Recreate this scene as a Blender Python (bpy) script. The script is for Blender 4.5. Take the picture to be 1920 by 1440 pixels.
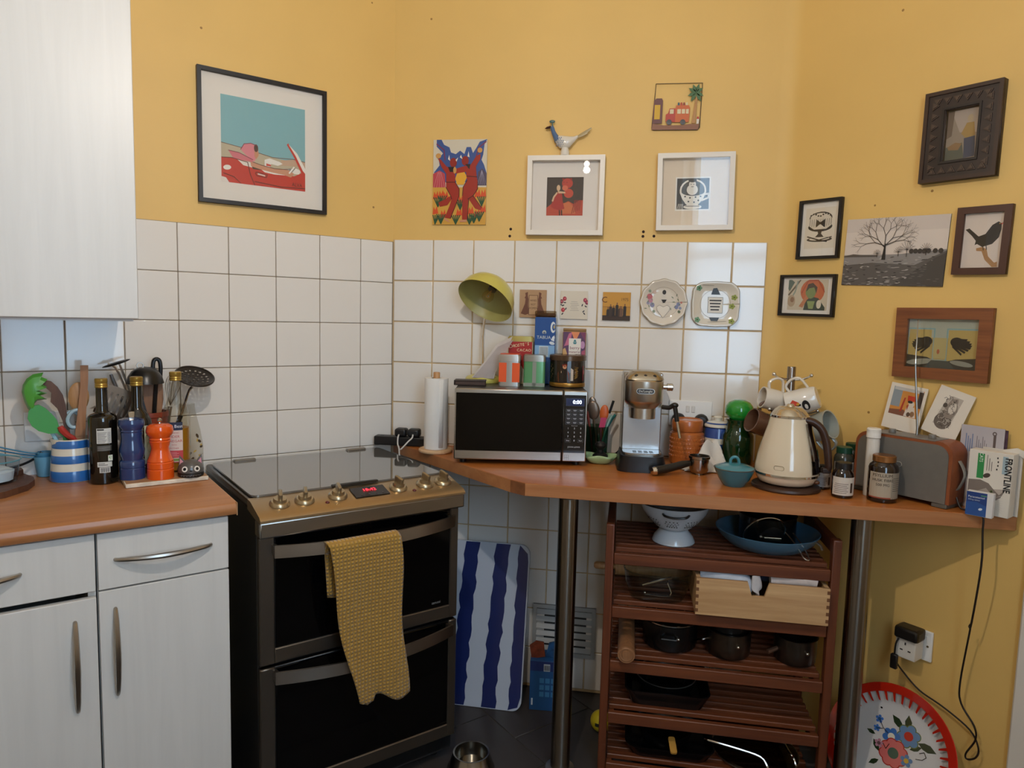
import bpy, bmesh, math, random
from mathutils import Matrix, Vector
for o in list(bpy.data.objects): bpy.data.objects.remove(o)
random.seed(7)
S2 = math.sqrt(.5); PI = math.pi
SC = bpy.context.scene; COL = SC.collection

# ---------------------------------------------------------------- camera
cd = bpy.data.cameras.new('camera'); cam = bpy.data.objects.new('camera', cd); COL.objects.link(cam)
cd.sensor_width = 36; cd.lens = 1304.526/1920*36; cd.clip_start = .02
yaw, pit, rol = -.16439, -.0967935, .0254678
fw = Vector((math.sin(yaw)*math.cos(pit), math.cos(yaw)*math.cos(pit), math.sin(pit)))
rt = Vector((math.cos(yaw), -math.sin(yaw), 0)); up = rt.cross(fw)
r2 = rt*math.cos(rol)+up*math.sin(rol); u2 = -rt*math.sin(rol)+up*math.cos(rol)
cam.matrix_world = Matrix(((r2.x, u2.x, -fw.x, .8829), (r2.y, u2.y, -fw.y, -2.5307), (r2.z, u2.z, -fw.z, 1.4097), (0, 0, 0, 1)))
SC.camera = cam

# ---------------------------------------------------------------- world, window light, exposure
SKY = 7.6; LAMP = 32.0
w = bpy.data.worlds.new('sky'); SC.world = w; w.use_nodes = True
bg = w.node_tree.nodes['Background']; bg.inputs[0].default_value = (.52, .75, 1, 1); bg.inputs[1].default_value = SKY
WIN = dict(d0=.5, d1=1.3, z0=.95, z1=2.85, off=3.05)
def LW(d, off, z): return Vector((-S2*d+S2*off, -S2*d-S2*off, z))          # along the left wall: d from its corner, off into the room
XR = 1.385
def RW(d, off, z): return Vector((XR+S2*d-S2*off, -S2*d-S2*off, z))        # the same along the right wall
def MW(x, off, z): return Vector((x, -off, z))
ld = bpy.data.lights.new('window_daylight', 'AREA'); ld.shape = 'RECTANGLE'; ld.size = .8; ld.size_y = 1.9
ld.cycles.is_portal = True
lo = bpy.data.objects.new('window_daylight', ld); COL.objects.link(lo)
lo.location = LW(.9, 3.04, 1.9)  # faces the left wall
lo.rotation_euler = Vector((-S2, S2, 0)).to_track_quat('-Z', 'Z').to_euler()
vs = SC.view_settings; vs.view_transform = 'Standard'; vs.look = 'None'; vs.exposure = .05; vs.gamma = 1
vs.use_curve_mapping = False

# ---------------------------------------------------------------- materials
def lin(c):
    if isinstance(c, str):
        c = c.lstrip('#'); c = [int(c[i:i+2], 16)/255 for i in (0, 2, 4)]
    return tuple((x/12.92 if x <= .04045 else ((x+.055)/1.055)**2.4) for x in c[:3])+(1,)
MATS = {}
def P(c, r=.5, m=0., coat=0., var=0., bump=0., bs=60., scale=(1, 1, 1), vs=8., spec=.5, em=0., sheen=0.):
    """principled material; var = colour variation by noise, bump = fine relief"""
    k = (c, r, m, coat, var, bump, bs, scale, vs, spec, em, sheen)
    if k in MATS: return MATS[k]
    mt = bpy.data.materials.new('mat_'+str(c).strip('#')); mt.use_nodes = True; nt = mt.node_tree; b = nt.nodes['Principled BSDF']
    b.inputs['Base Color'].default_value = lin(c); b.inputs['Roughness'].default_value = r; b.inputs['Metallic'].default_value = m
    b.inputs['Coat Weight'].default_value = coat; b.inputs['Coat Roughness'].default_value = .05
    b.inputs['Specular IOR Level'].default_value = spec; b.inputs['Sheen Weight'].default_value = sheen
    if em: b.inputs['Emission Color'].default_value = lin(c); b.inputs['Emission Strength'].default_value = em
    if var or bump:
        tc = nt.nodes.new('ShaderNodeTexCoord'); mp = nt.nodes.new('ShaderNodeMapping'); mp.inputs['Scale'].default_value = scale
        nt.links.new(tc.outputs['Object'], mp.inputs[0])
        if var:
            n = nt.nodes.new('ShaderNodeTexNoise'); n.inputs['Scale'].default_value = vs; n.inputs['Detail'].default_value = 5
            nt.links.new(mp.outputs[0], n.inputs['Vector'])
            cr = nt.nodes.new('ShaderNodeValToRGB'); L = lin(c)
            cr.color_ramp.elements[0].position = .3; cr.color_ramp.elements[1].position = .7
            cr.color_ramp.elements[0].color = tuple(x*(1-var) for x in L[:3])+(1,); cr.color_ramp.elements[1].color = tuple(min(1, x*(1+var)) for x in L[:3])+(1,)
            nt.links.new(n.outputs['Fac'], cr.inputs[0]); nt.links.new(cr.outputs[0], b.inputs['Base Color'])
        if bump:
            n = nt.nodes.new('ShaderNodeTexNoise'); n.inputs['Scale'].default_value = bs; n.inputs['Detail'].default_value = 3
            nt.links.new(mp.outputs[0], n.inputs['Vector']); bp = nt.nodes.new('ShaderNodeBump'); bp.inputs['Strength'].default_value = bump; bp.inputs['Distance'].default_value = .002
            nt.links.new(n.outputs['Fac'], bp.inputs['Height']); nt.links.new(bp.outputs[0], b.inputs['Normal'])
    MATS[k] = mt; return mt
def wood(c1, c2, axis='x', r=.45, sc=3., coat=.0):
    k = ('wood', c1, c2, axis, r, sc, coat)
    if k in MATS: return MATS[k]
    mt = bpy.data.materials.new('wood'); mt.use_nodes = True; nt = mt.node_tree; b = nt.nodes['Principled BSDF']
    b.inputs['Roughness'].default_value = r; b.inputs['Coat Weight'].default_value = coat
    tc = nt.nodes.new('ShaderNodeTexCoord'); mp = nt.nodes.new('ShaderNodeMapping')
    s = {'x': (.5, 9, 9), 'y': (9, .5, 9), 'z': (9, 9, .5)}[axis]; mp.inputs['Scale'].default_value = tuple(sc*q for q in s)
    nt.links.new(tc.outputs['Object'], mp.inputs[0])
    n = nt.nodes.new('ShaderNodeTexNoise'); n.inputs['Scale'].default_value = 1.6; n.inputs['Detail'].default_value = 7; n.inputs['Roughness'].default_value = .62; n.inputs['Distortion'].default_value = .5
    nt.links.new(mp.outputs[0], n.inputs['Vector'])
    cr = nt.nodes.new('ShaderNodeValToRGB'); cr.color_ramp.elements[0].position = .32; cr.color_ramp.elements[1].position = .68
    cr.color_ramp.elements[0].color = lin(c1); cr.color_ramp.elements[1].color = lin(c2)
    nt.links.new(n.outputs['Fac'], cr.inputs[0]); nt.links.new(cr.outputs[0], b.inputs['Base Color'])
    MATS[k] = mt; return mt
def glass(tint='#ffffff', r=.0, ior=1.5):
    """thin clear pane or vessel wall: tinted transmission under a fresnel gloss"""
    k = ('glass', tint, r, ior)
    if k in MATS: return MATS[k]
    mt = bpy.data.materials.new('glass'); mt.use_nodes = True; nt = mt.node_tree; nt.nodes.clear()
    o = nt.nodes.new('ShaderNodeOutputMaterial'); t = nt.nodes.new('ShaderNodeBsdfTransparent'); g = nt.nodes.new('ShaderNodeBsdfGlossy'); fr = nt.nodes.new('ShaderNodeFresnel'); mx = nt.nodes.new('ShaderNodeMixShader')
    t.inputs[0].default_value = lin(tint); g.inputs['Roughness'].default_value = r; fr.inputs[0].default_value = ior
    ge = nt.nodes.new('ShaderNodeNewGeometry'); mr = nt.nodes.new('ShaderNodeMapRange'); mr.inputs['To Min'].default_value = ior; mr.inputs['To Max'].default_value = 1/ior
    nt.links.new(ge.outputs['Backfacing'], mr.inputs['Value']); nt.links.new(mr.outputs[0], fr.inputs[0])
    nt.links.new(fr.outputs[0], mx.inputs[0]); nt.links.new(t.outputs[0], mx.inputs[1]); nt.links.new(g.outputs[0], mx.inputs[2]); nt.links.new(mx.outputs[0], o.inputs[0])
    MATS[k] = mt; return mt
def print_mat(r=.6, coat=0.):
    k = ('print', r, coat)
    if k in MATS: return MATS[k]
    mt = bpy.data.materials.new('print'); mt.use_nodes = True; nt = mt.node_tree; b = nt.nodes['Principled BSDF']
    a = nt.nodes.new('ShaderNodeAttribute'); a.attribute_name = 'ink'; nt.links.new(a.outputs['Color'], b.inputs['Base Color'])
    b.inputs['Roughness'].default_value = r; b.inputs['Coat Weight'].default_value = coat
    MATS[k] = mt; return mt
STEEL = P('#b9b4ac', .28, 1., var=.06, scale=(1, 1, 30), vs=6); CHROME = P('#d8d6d2', .08, 1.); BLACK = P('#0b0b0c', .35); BLACKGLOSS = P('#050506', .08, coat=.5)
WHITE = P('#e9e6e0', .4); CREAM = P('#e2d6c0', .25, coat=.4)

# ---------------------------------------------------------------- geometry helpers
class G:
    def __init__(s): s.v = []; s.f = []; s.flat = set()
    def add(s, vs, fs, M=None):
        n = len(s.v)
        s.v += [tuple(M@Vector(v)) for v in vs] if M else [tuple(v) for v in vs]
        s.f += [tuple(i+n for i in f) for f in fs]; return s
    def box(s, x0, x1, y0, y1, z0, z1, b=0., seg=1, M=None):
        vs = [(x, y, z) for x in (x0, x1) for y in (y0, y1) for z in (z0, z1)]
        fs = [(0, 1, 3, 2), (4, 6, 7, 5), (0, 4, 5, 1), (2, 3, 7, 6), (0, 2, 6, 4), (1, 5, 7, 3)]
        if b:
            bm = bmesh.new(); bv = [bm.verts.new(v) for v in vs]
            for f in fs: bm.faces.new([bv[i] for i in f])
            bmesh.ops.bevel(bm, geom=bm.edges[:], offset=b, segments=seg, affect='EDGES', profile=.5)
            bm.verts.index_update(); vs = [tuple(v.co) for v in bm.verts]; fs = [tuple(v.index for v in f.verts) for f in bm.faces]; bm.free()
        if b:
            def area(f):
                q = [Vector(vs[i]) for i in f]; return sum(((q[i]-q[0]).cross(q[i+1]-q[0])).length for i in range(1, len(q)-1))
            n = len(s.f); s.flat |= {n+i for i in sorted(range(len(fs)), key=lambda i: -area(fs[i]))[:6]}
        return s.add(vs, fs, M)
    def lathe(s, prof, seg=28, M=None, a0=0, a1=2*PI):
        vs = []; fs = []; full = abs(a1-a0-2*PI) < 1e-6; n = seg if full else seg+1; rows = []
        for r, z in prof:
            if r < 1e-6: rows.append([len(vs)]*n); vs.append((0, 0, z))
            else:
                rows.append(list(range(len(vs), len(vs)+n)))
                vs += [(r*math.sin(a0+(a1-a0)*i/seg), -r*math.cos(a0+(a1-a0)*i/seg), z) for i in range(n)]
        for a, b in zip(rows, rows[1:]):
            for i in range(seg):
                j = (i+1) % n; q = [a[i], a[j], b[j], b[i]]; q2 = []
                for x in q:
                    if x not in q2: q2.append(x)
                if len(q2) > 2: fs.append(tuple(q2))
        return s.add(vs, fs, M)
    def tube(s, pts, r, seg=8, M=None, flat=None, upv=(0, 0, 1), closed=False, sub=0):
        pts = [Vector(p) for p in pts]
        rs = list(r) if isinstance(r, (list, tuple)) else [r]*len(pts)
        if sub:
            q = []; qr = []; n = len(pts); m = n if closed else n-1
            for i in range(m):
                p0 = pts[(i-1) % n] if closed or i else pts[0]; p1 = pts[i]; p2 = pts[(i+1) % n]; p3 = pts[(i+2) % n] if closed or i+2 < n else pts[-1]
                for k in range(sub):
                    t = k/sub; q.append(.5*((2*p1)+(p2-p0)*t+(2*p0-5*p1+4*p2-p3)*t*t+(3*p1-p0-3*p2+p3)*t**3)); qr.append(rs[i]*(1-t)+rs[(i+1) % n]*t)
            if not closed: q.append(pts[-1]); qr.append(rs[-1])
            pts, rs = q, qr
        n = len(pts); vs = []; fs = []; U = Vector(upv); pn = None
        for i, p in enumerate(pts):
            t = (pts[(i+1) % n]-pts[i-1]) if closed or 0 < i < n-1 else (pts[1]-pts[0] if i == 0 else pts[-1]-pts[-2])
            t = t.normalized() if t.length > 1e-9 else Vector((0, 0, 1))
            if flat is None and pn is not None: a = pn-t*pn.dot(t)
            else: a = U-t*U.dot(t)
            if a.length < 1e-3: a = Vector((1, 0, 0))-t*t.x
            if a.length < 1e-3: a = Vector((0, 1, 0))-t*t.y
            a.normalize(); pn = a; b = t.cross(a); fa, fb = flat if flat else (1, 1)
            vs += [p+(a*math.cos(2*PI*k/seg)*fa+b*math.sin(2*PI*k/seg)*fb)*rs[i] for k in range(seg)]
        for i in range(n if closed else n-1):
            for k in range(seg):
                j = (i+1) % n; fs.append((i*seg+k, i*seg+(k+1) % seg, j*seg+(k+1) % seg, j*seg+k))
        if not closed: fs += [tuple(range(seg))[::-1], tuple(range((n-1)*seg, n*seg))]
        return s.add(vs, fs, M)
    def prism(s, poly, y0, y1, M=None):           # polygon in x,z pushed from y0 to y1
        s.flat |= {len(s.f), len(s.f)+1}; n = len(poly); vs = [(x, y0, z) for x, z in poly]+[(x, y1, z) for x, z in poly]
        fs = [tuple(range(n)), tuple(range(n, 2*n))[::-1]]+[(i, i+n, (i+1) % n+n, (i+1) % n) for i in range(n)]
        return s.add(vs, fs, M)
    def slab(s, poly, z0, z1, M=None):            # polygon in x,y pushed from z0 to z1
        s.flat |= {len(s.f), len(s.f)+1}; n = len(poly); vs = [(x, y, z0) for x, y in poly]+[(x, y, z1) for x, y in poly]
        fs = [tuple(range(n))[::-1], tuple(range(n, 2*n))]+[(i, (i+1) % n, (i+1) % n+n, i+n) for i in range(n)]
        return s.add(vs, fs, M)
    def loft(s, rings, M=None):                   # rings of equal length, capped
        n = len(rings[0]); vs = [p for r_ in rings for p in r_]; fs = [tuple(range(n))[::-1], tuple(range((len(rings)-1)*n, len(rings)*n))]
        for k in range(len(rings)-1): fs += [(k*n+i, k*n+(i+1) % n, (k+1)*n+(i+1) % n, (k+1)*n+i) for i in range(n)]
        return s.add(vs, fs, M)
    def ell(s, c, r, seg=18, rings=10, M=None):
        r = (r, r, r) if not isinstance(r, (tuple, list)) else r
        T = Matrix.Translation(c)@Matrix.Diagonal((*r, 1)); T = M@T if M else T
        return s.lathe([(math.cos(-PI/2+PI*i/rings) if 0 < i < rings else 0, math.sin(-PI/2+PI*i/rings)) for i in range(rings+1)], seg, T)
    def surf(s, fn, nu, nv, M=None):
        vs = [fn(i/nu, j/nv) for j in range(nv+1) for i in range(nu+1)]
        fs = [(j*(nu+1)+i, j*(nu+1)+i+1, (j+1)*(nu+1)+i+1, (j+1)*(nu+1)+i) for j in range(nv) for i in range(nu)]
        return s.add(vs, fs, M)
def T(x=0, y=0, z=0): return Matrix.Translation((x, y, z))
def RX(a): return Matrix.Rotation(math.radians(a), 4, 'X')
def RY(a): return Matrix.Rotation(math.radians(a), 4, 'Y')
def RZ(a): return Matrix.Rotation(math.radians(a), 4, 'Z')
def rrect(w, h, r, n=5, cx=0, cy=0):
    o = []
    for sx, sy, a in ((1, 1, 0), (-1, 1, 90), (-1, -1, 180), (1, -1, 270)):
        for k in range(n+1):
            t = math.radians(a+90*k/n); o.append((cx+sx*(w/2-r)+r*math.cos(t), cy+sy*(h/2-r)+r*math.sin(t)))
    return o
def ob(name, g, mat, parent=None, loc=None, rz=0., rot=None, ang=35, kind=None, label=None, solid=0.):
    me = bpy.data.meshes.new(name); me.from_pydata(g.v, [], g.f); me.update()
    bm = bmesh.new(); bm.from_mesh(me); bmesh.ops.recalc_face_normals(bm, faces=bm.faces[:]); bm.to_mesh(me); bm.free()
    me.set_sharp_from_angle(angle=math.radians(ang))
    me.polygons.foreach_set('use_smooth', [i not in g.flat for i in range(len(me.polygons))])
    if mat: me.materials.append(mat)
    return link(name, me, parent, loc, rz, rot, kind, label, solid)
def link(name, me, parent=None, loc=None, rz=0., rot=None, kind=None, label=None, solid=0.):
    o = bpy.data.objects.new(name, me); COL.objects.link(o)
    if parent: o.parent = parent
    if loc is not None: o.location = loc
    o.rotation_euler = rot if rot else (0, 0, math.radians(rz))
    if kind: o['kind'] = kind
    if label: o['label'] = label
    if solid: md = o.modifiers.new('thickness', 'SOLIDIFY'); md.thickness = solid; md.offset = 0
    return o
def tag(o, label, cat, group=None):
    o['label'] = label; o['category'] = cat
    if group: o['group'] = group
    return o
def thing(name, label, cat, loc=(0, 0, 0), rz=0., group=None, rot=None):
    o = bpy.data.objects.new(name, None); COL.objects.link(o); o.empty_display_size = .05
    o.location = loc; o.rotation_euler = rot if rot else (0, 0, math.radians(rz)); return tag(o, label, cat, group)
# flat print: coloured shapes in x,z facing -y; r rect, e ellipse, p polygon, l line; units are fractions of width and height
def art(parent, wd, ht, shapes, y=-.001, x0=None, z0=0., name='print', mat=None, wrap=None, lift=2.5e-5):
    x0 = -wd/2 if x0 is None else x0; vs = []; fs = []; cs = []
    for k, sh in enumerate(shapes):
        t, c = sh[0], lin(sh[1]); pol = []
        if t == 'r': a, b, e, d = sh[2:6]; n = 12 if wrap else 1; pol = [[(a+(e-a)*i/n, b), (a+(e-a)*(i+1)/n, b), (a+(e-a)*(i+1)/n, d), (a+(e-a)*i/n, d)] for i in range(n)]
        elif t == 'e':
            cx, cy, rx, ry = sh[2:6]; ro = math.radians(sh[6]) if len(sh) > 6 else 0; pts = []
            for i in range(20):
                q = 2*PI*i/20; ex = rx*wd*math.cos(q); ey = ry*ht*math.sin(q)
                pts.append((cx+(ex*math.cos(ro)-ey*math.sin(ro))/wd, cy+(ex*math.sin(ro)+ey*math.cos(ro))/ht))
            pol = [pts]
        elif t == 'p': pol = [sh[2]]
        elif t == 'l':
            pts = sh[2]; hw = sh[3]/2
            for (ax, ay), (bx, by) in zip(pts, pts[1:]):
                dx = (bx-ax)*wd; dy = (by-ay)*ht; L = math.hypot(dx, dy) or 1; nx = -dy/L*hw; ny = dx/L*hw
                ex = dx/L*hw*.5; ey = dy/L*hw*.5
                pol.append([(ax+(nx-ex)/wd, ay+(ny-ey)/ht), (ax-(nx+ex)/wd, ay-(ny+ey)/ht), (bx-(nx-ex)/wd, by-(ny-ey)/ht), (bx+(nx+ex)/wd, by+(ny+ey)/ht)])
        for p in pol:
            n = len(vs)
            for u, v in p:
                u, v = min(1., max(0., u)), min(1., max(0., v)); X = x0+u*wd; Z = z0+v*ht; yy = y-k*lift
                if wrap: R = wrap-yy; vs.append((R*math.sin(X/wrap), -R*math.cos(X/wrap), Z))
                else: vs.append((X, yy, Z))
            ar = sum(p[i][0]*p[(i+1) % len(p)][1]-p[(i+1) % len(p)][0]*p[i][1] for i in range(len(p)))
            idx = list(range(n, n+len(p))); fs.append(tuple(idx if ar > 0 else idx[::-1])); cs += [c]*len(p)
    me = bpy.data.meshes.new(name); me.from_pydata(vs, [], fs); at = me.color_attributes.new('ink', 'FLOAT_COLOR', 'CORNER')
    at.data.foreach_set('color', [x for c in cs for x in c]); me.materials.append(mat or print_mat()); me.update()
    return link(name, me, parent)
FONTC = {}
def txt(parent, s, size, c, x=0, z=0, y=-.0015, al='CENTER', wrap=None, M=None, mat=None, name='lettering', sx=1., rot=0., bold=0.):
    cu = bpy.data.curves.new('t', 'FONT'); cu.body = s; cu.size = size; cu.align_x = al; cu.align_y = 'CENTER'; cu.resolution_u = 2; cu.offset = bold
    to = bpy.data.objects.new('t', cu); COL.objects.link(to); bpy.context.view_layer.update()
    me = bpy.data.meshes.new_from_object(to.evaluated_get(bpy.context.evaluated_depsgraph_get())); bpy.data.objects.remove(to); me.name = name
    cr, sr = math.cos(math.radians(rot)), math.sin(math.radians(rot))
    for v in me.vertices:
        a, b = v.co.x*sx, v.co.y; X = x+a*cr-b*sr; Z = z+a*sr+b*cr
        v.co = (((wrap-y)*math.sin(X/wrap), -(wrap-y)*math.cos(X/wrap), Z) if wrap else (X, y, Z))
    if M: me.transform(M)
    me.materials.clear(); me.materials.append(mat or P(c, .6)); return link(name, me, parent)

# ---------------------------------------------------------------- the room
def struct(name, g, mat, loc=None, rz=0., label=None): return ob(name, g, mat, None, loc, rz, kind='structure', label=label)
PAINT = P('#e0b769', .55, var=.05, bump=.12, bs=35., vs=2.2)
nt = PAINT.node_tree; bs_ = nt.nodes['Principled BSDF']; vo = nt.nodes.new('ShaderNodeTexVoronoi'); vo.inputs['Scale'].default_value = 6.5; vo.inputs['Randomness'].default_value = 1
tc = nt.nodes.new('ShaderNodeTexCoord'); nt.links.new(tc.outputs['Object'], vo.inputs['Vector']); lt = nt.nodes.new('ShaderNodeMath'); lt.operation = 'LESS_THAN'; lt.inputs[1].default_value = .026; nt.links.new(vo.outputs['Distance'], lt.inputs[0])
mx = nt.nodes.new('ShaderNodeMix'); mx.data_type = 'RGBA'; src = bs_.inputs['Base Color'].links[0].from_socket; nt.links.new(src, mx.inputs[6]); mx.inputs[7].default_value = lin('#9a7238'); nt.links.new(lt.outputs[0], mx.inputs[0]); nt.links.new(mx.outputs[2], bs_.inputs['Base Color'])   # stray marks on the paint
TILE = P('#e6e0d8', .1, coat=.25, var=.012, vs=3.)
GROUT1 = P('#8a7a66', .8, var=.15, vs=20); GROUT2 = P('#c2a67c', .8, var=.2, vs=15)
wl = struct('wall_left', G().box(-3.25, 0, 0, .1, 0, 3.1), PAINT, LW(0, 0, 0), 45)
wm = struct('wall_middle', G().box(0, 1.352, 0, .1, 0, 3.1), PAINT)
pl = []; rr = .085; tl = rr*math.tan(PI/8)
for k in range(9): a = PI/4*k/8; pl.append((XR-tl+rr*math.sin(a), -rr+rr*math.cos(a)))
pl = [(1.35, 0)]+pl; e = RW(2.2, 0, 0); pl.append((e.x, e.y))
outer = [(e.x+.09, e.y+.09), (XR+.04, .1), (1.35, .1)]
wr = struct('wall_right', G().slab(pl+outer, 0, 3.1), PAINT)
struct('ceiling', G().slab([tuple(LW(a, b, 0)[:2]) for a, b in ((-1.1, -.1), (3.3, -.1), (3.3, 3.2), (-1.1, 3.2))], 3.1, 3.18), P('#efece4', .8))
wb = G(); A = WIN
for a0, a1, z0, z1 in ((-1, A['d0'], 0, 3.1), (A['d1'], 3.25, 0, 3.1), (A['d0'], A['d1'], 0, A['z0']), (A['d0'], A['d1'], A['z1'], 3.1)): wb.box(-a1, -a0, -A['off']-.2, -A['off'], z0, z1)
struct('wall_back', wb, P('#efe6d6', .6), LW(0, 0, 0), 45)
struct('wall_side', G().box(-3.35, -3.25, -3.25, 0, 0, 3.1), P('#efe6d6', .6), LW(0, 0, 0), 45)
wn = G(); c0, c1 = -A['d1'], -A['d0']; y0 = -A['off']-.12; y1 = y0+.05
for q in ((c0, c0+.05, A['z0'], A['z1']), (c1-.05, c1, A['z0'], A['z1']), (c0+.05, c1-.05, A['z0'], A['z0']+.05), (c0+.05, c1-.05, A['z1']-.05, A['z1']), (c0+.05, c1-.05, 1.88, 1.93)): wn.box(q[0], q[1], y0, y1, q[2], q[3])
w1 = struct('window_1', wn, P('#f0eeea', .4), LW(0, 0, 0), 45)
ob('pane', G().box(c0+.04, c1-.04, y0+.02, y0+.024, A['z0']+.04, A['z1']-.04), glass(), w1)
ob('window_sill', G().box(c0-.04, c1+.04, -A['off']-.01, -A['off']+.06, A['z0']-.03, A['z0'], .005), P('#f0eeea', .4), w1)
# floor tiles run along the left and right walls in staggered rows
FT = P('#3b3634', .38, var=.14, vs=5., bump=.15, bs=14.)
fl = struct('floor', G().slab([tuple(LW(a, b, 0)[:2]) for a, b in ((-1.1, -.1), (3.3, -.1), (3.3, 3.2), (-1.1, 3.2))], -.06, -.003), P('#4d4640', .9))
me = None
for i in range(-3, 11):
    for j in range(-1, 10):
        d = -.155+.33*(i+.5); off = .472+(.165 if i < 0 and i % 2 else (.165 if i % 2 else 0))+.33*(j-1.5); c = LW(d, off, 0)
        if c.y > .02 or off > 3.1 or d < -.9 or off < .0 or c.y > XR-c.x-.05: continue
        if me is None: o = ob('floor_tile', G().box(-.1635, .1635, -.1635, .1635, -.012, 0, .0015), FT, fl, c, 45); me = o.data
        else: link('floor_tile', me, fl, c, 45)
# wall tiles, one object each
PT = .1525
def tiles(parent, cols, rows, ztop, gap, mat, skip=lambda x0, x1, z0, z1: False):
    cache = {}
    for (x0, x1) in cols:
        for r in range(*rows):
            z1 = ztop-r*PT; z0 = max(z1-PT, .012)
            if skip(x0, x1, z0, z1): continue
            w_, h_ = round(x1-x0-gap, 4), round(z1-z0-gap, 4)
            loc = ((x0+x1)/2, 0, (z0+z1)/2); rot = (math.radians(random.uniform(-.35, .35)), 0, math.radians(random.uniform(-.35, .35)))
            if (w_, h_) not in cache: cache[(w_, h_)] = ob('tile', G().box(-w_/2, w_/2, -.0075, .001, -h_/2, h_/2, .0022, 2), mat, parent, loc, rot=rot, ang=50).data
            else: link('tile', cache[(w_, h_)], parent, loc, rot=rot)
lc = [(-(4.8677-c)*PT, -(4.8677-c-1)*PT) for c in range(-5, 4)]+[(-.8677*PT, -.005)]
tiles(wl, lc, (0, 6), 1.6757, .0022, TILE)
ob('grout', G().box(-1.51, -.001, -.0045, 0, .76, 1.676), GROUT1, wl)
mc = [(c*PT+.004, (c+1)*PT+.004) for c in range(0, 8)]+[(8*PT+.004, 1.338)]
tiles(wm, mc, (0, 11), 1.685, .0042, TILE, lambda x0, x1, z0, z1: .56 < (x0+x1)/2 < .80 and .13 < (z0+z1)/2 < .33)
ob('grout', G().box(.001, 1.337, -.0045, 0, .003, 1.6835), GROUT2, wm)
for x, z in ((.444, 1.725), (.441, 1.7), (.918, 1.718), (.917, 1.702), (.955, 1.703)): ob('screw_hole', G().lathe([(0, 0), (.0045, .0006), (.0052, 0)], 8, T(x, -.0004, z)@RX(90)), P('#2a1410', .9), wm)
# white architrave and door at the right end of the right wall
struct('trim_1', G().box(.787, .87, -.022, .0, 0, 2.06, .004, M=None), P('#ddd6cb', .4), RW(0, 0, 0), -45)
d1 = struct('door_1', G().box(.872, 1.6, -.012, -.001, .008, 2.03, .003), P('#ddd6cb', .4), RW(0, 0, 0), -45)
ob('door_handle', G().lathe([(0, 0), (.02, 0), (.026, .03), (.02, .05), (0, .052)], 16, T(.94, -.012, 1.0)@RX(90)), STEEL, d1)
# ceiling pendant above the middle of the room
pn = thing('pendant_lamp', 'bare bulb pendant hanging from the ceiling', 'lamp', (.60, -1.70, 0))
ob('cord', G().tube([(0, 0, 3.1), (0, 0, 2.36)], .004), P('#e8e4dc', .5), pn)
ob('lamp_holder', G().lathe([(0, 2.37), (.016, 2.37), (.016, 2.325), (0, 2.325)], 16), WHITE, pn); ob('bulb_glass', G().ell((0, 0, 2.305), .016), P('#fff1d8', .3, em=40.), pn)
pd = bpy.data.lights.new('bulb', 'POINT'); pd.energy = LAMP; pd.color = (1, .9, .79); pd.shadow_soft_size = .017
po = bpy.data.objects.new('bulb', pd); COL.objects.link(po); po.parent = pn; po.location = (0, 0, 2.27)

# ---------------------------------------------------------------- cabinets and worktops
LAM = wood('#d3d0cb', '#dad7d2', 'z', .4, 2.2); WT = wood('#a65c26', '#be7638', 'x', .3, 2.0); WTE = wood('#a3683f', '#b98052', 'x', .4, 2.0)
def lbox(g, d0, d1, o0, o1, z0, z1, b=0., seg=1): return g.box(-d1, -d0, -o1, -o0, z0, z1, b, seg)
c = thing('wall_cabinet', 'pale laminate wall cabinet above the left worktop', 'cabinet', LW(0, 0, 0), 45)
ob('body', lbox(G(), .909, 1.5, .009, .329, 1.371, 2.32), P('#dcd8d2', .4), c)
ob('door', lbox(G(), .899, 1.5, .331, .35, 1.378, 2.32, .002), LAM, c)
def arch(g, p, q, bow, r=.0065):
    p, q = Vector(p), Vector(q); return g.tube([p+Vector((0, .02, 0)), p, p.lerp(q, .12)+Vector((0, -bow*.45, 0)), p.lerp(q, .3)+Vector((0, -bow*.85, 0)), p.lerp(q, .5)+Vector((0, -bow, 0)), p.lerp(q, .7)+Vector((0, -bow*.85, 0)), p.lerp(q, .88)+Vector((0, -bow*.45, 0)), q, q+Vector((0, .02, 0))], [r*.6, r*.7, r*.9, r, r*1.1, r, r*.9, r*.7, r*.6], 8, sub=3)
BRUSH = P('#aaa49c', .3, 1.)
for nm, d0, d1, lab, dt, hx in (('a', .736, 1.0285, 'pale laminate base unit with one drawer, next to the cooker', .742, .994), ('b', 1.0315, 1.332, 'pale laminate base unit at the left edge, its door sagging below the drawer', .731, 1.076)):
    c = thing('base_cabinet', lab, 'cabinet', LW(0, 0, 0), 45, 'base cabinets under the left worktop')
    g = G()
    for q in ((d0, d0+.016, .012, .56, .1, .884), (d1-.016, d1, .012, .56, .1, .884), (d0+.016, d1-.016, .012, .56, .1, .116), (d0+.016, d1-.016, .012, .03, .116, .884), (d0+.016, d1-.016, .03, .15, .868, .884)): lbox(g, *q)
    ob('carcass', g, P('#d9d5ce', .5), c)
    ob('plinth', lbox(G(), d0, d1, .03, .51, 0, .1), P('#cfc8be', .5), c)
    dr = ob('drawer', lbox(G(), d0+.001, d1-.001, .562, .58, .746, .882, .0015), LAM, c)
    x0, x1 = (.78, .991) if nm == 'a' else (1.176, 1.3); ob('handle', arch(G(), (-x1, -.582, .815), (-x0, -.582, .815), .026), BRUSH, dr, label='bowed brushed steel handle')
    do = ob('door', lbox(G(), d0+.001, d1-.001, .562, .58, .112, dt, .0015), LAM, c)
    z0, z1 = (.483, .695) if nm == 'a' else (.465, .68); ob('handle', arch(G(), (-hx, -.582, z0), (-hx, -.582, z1), .026), BRUSH, do, label='bowed brushed steel handle')
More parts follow.
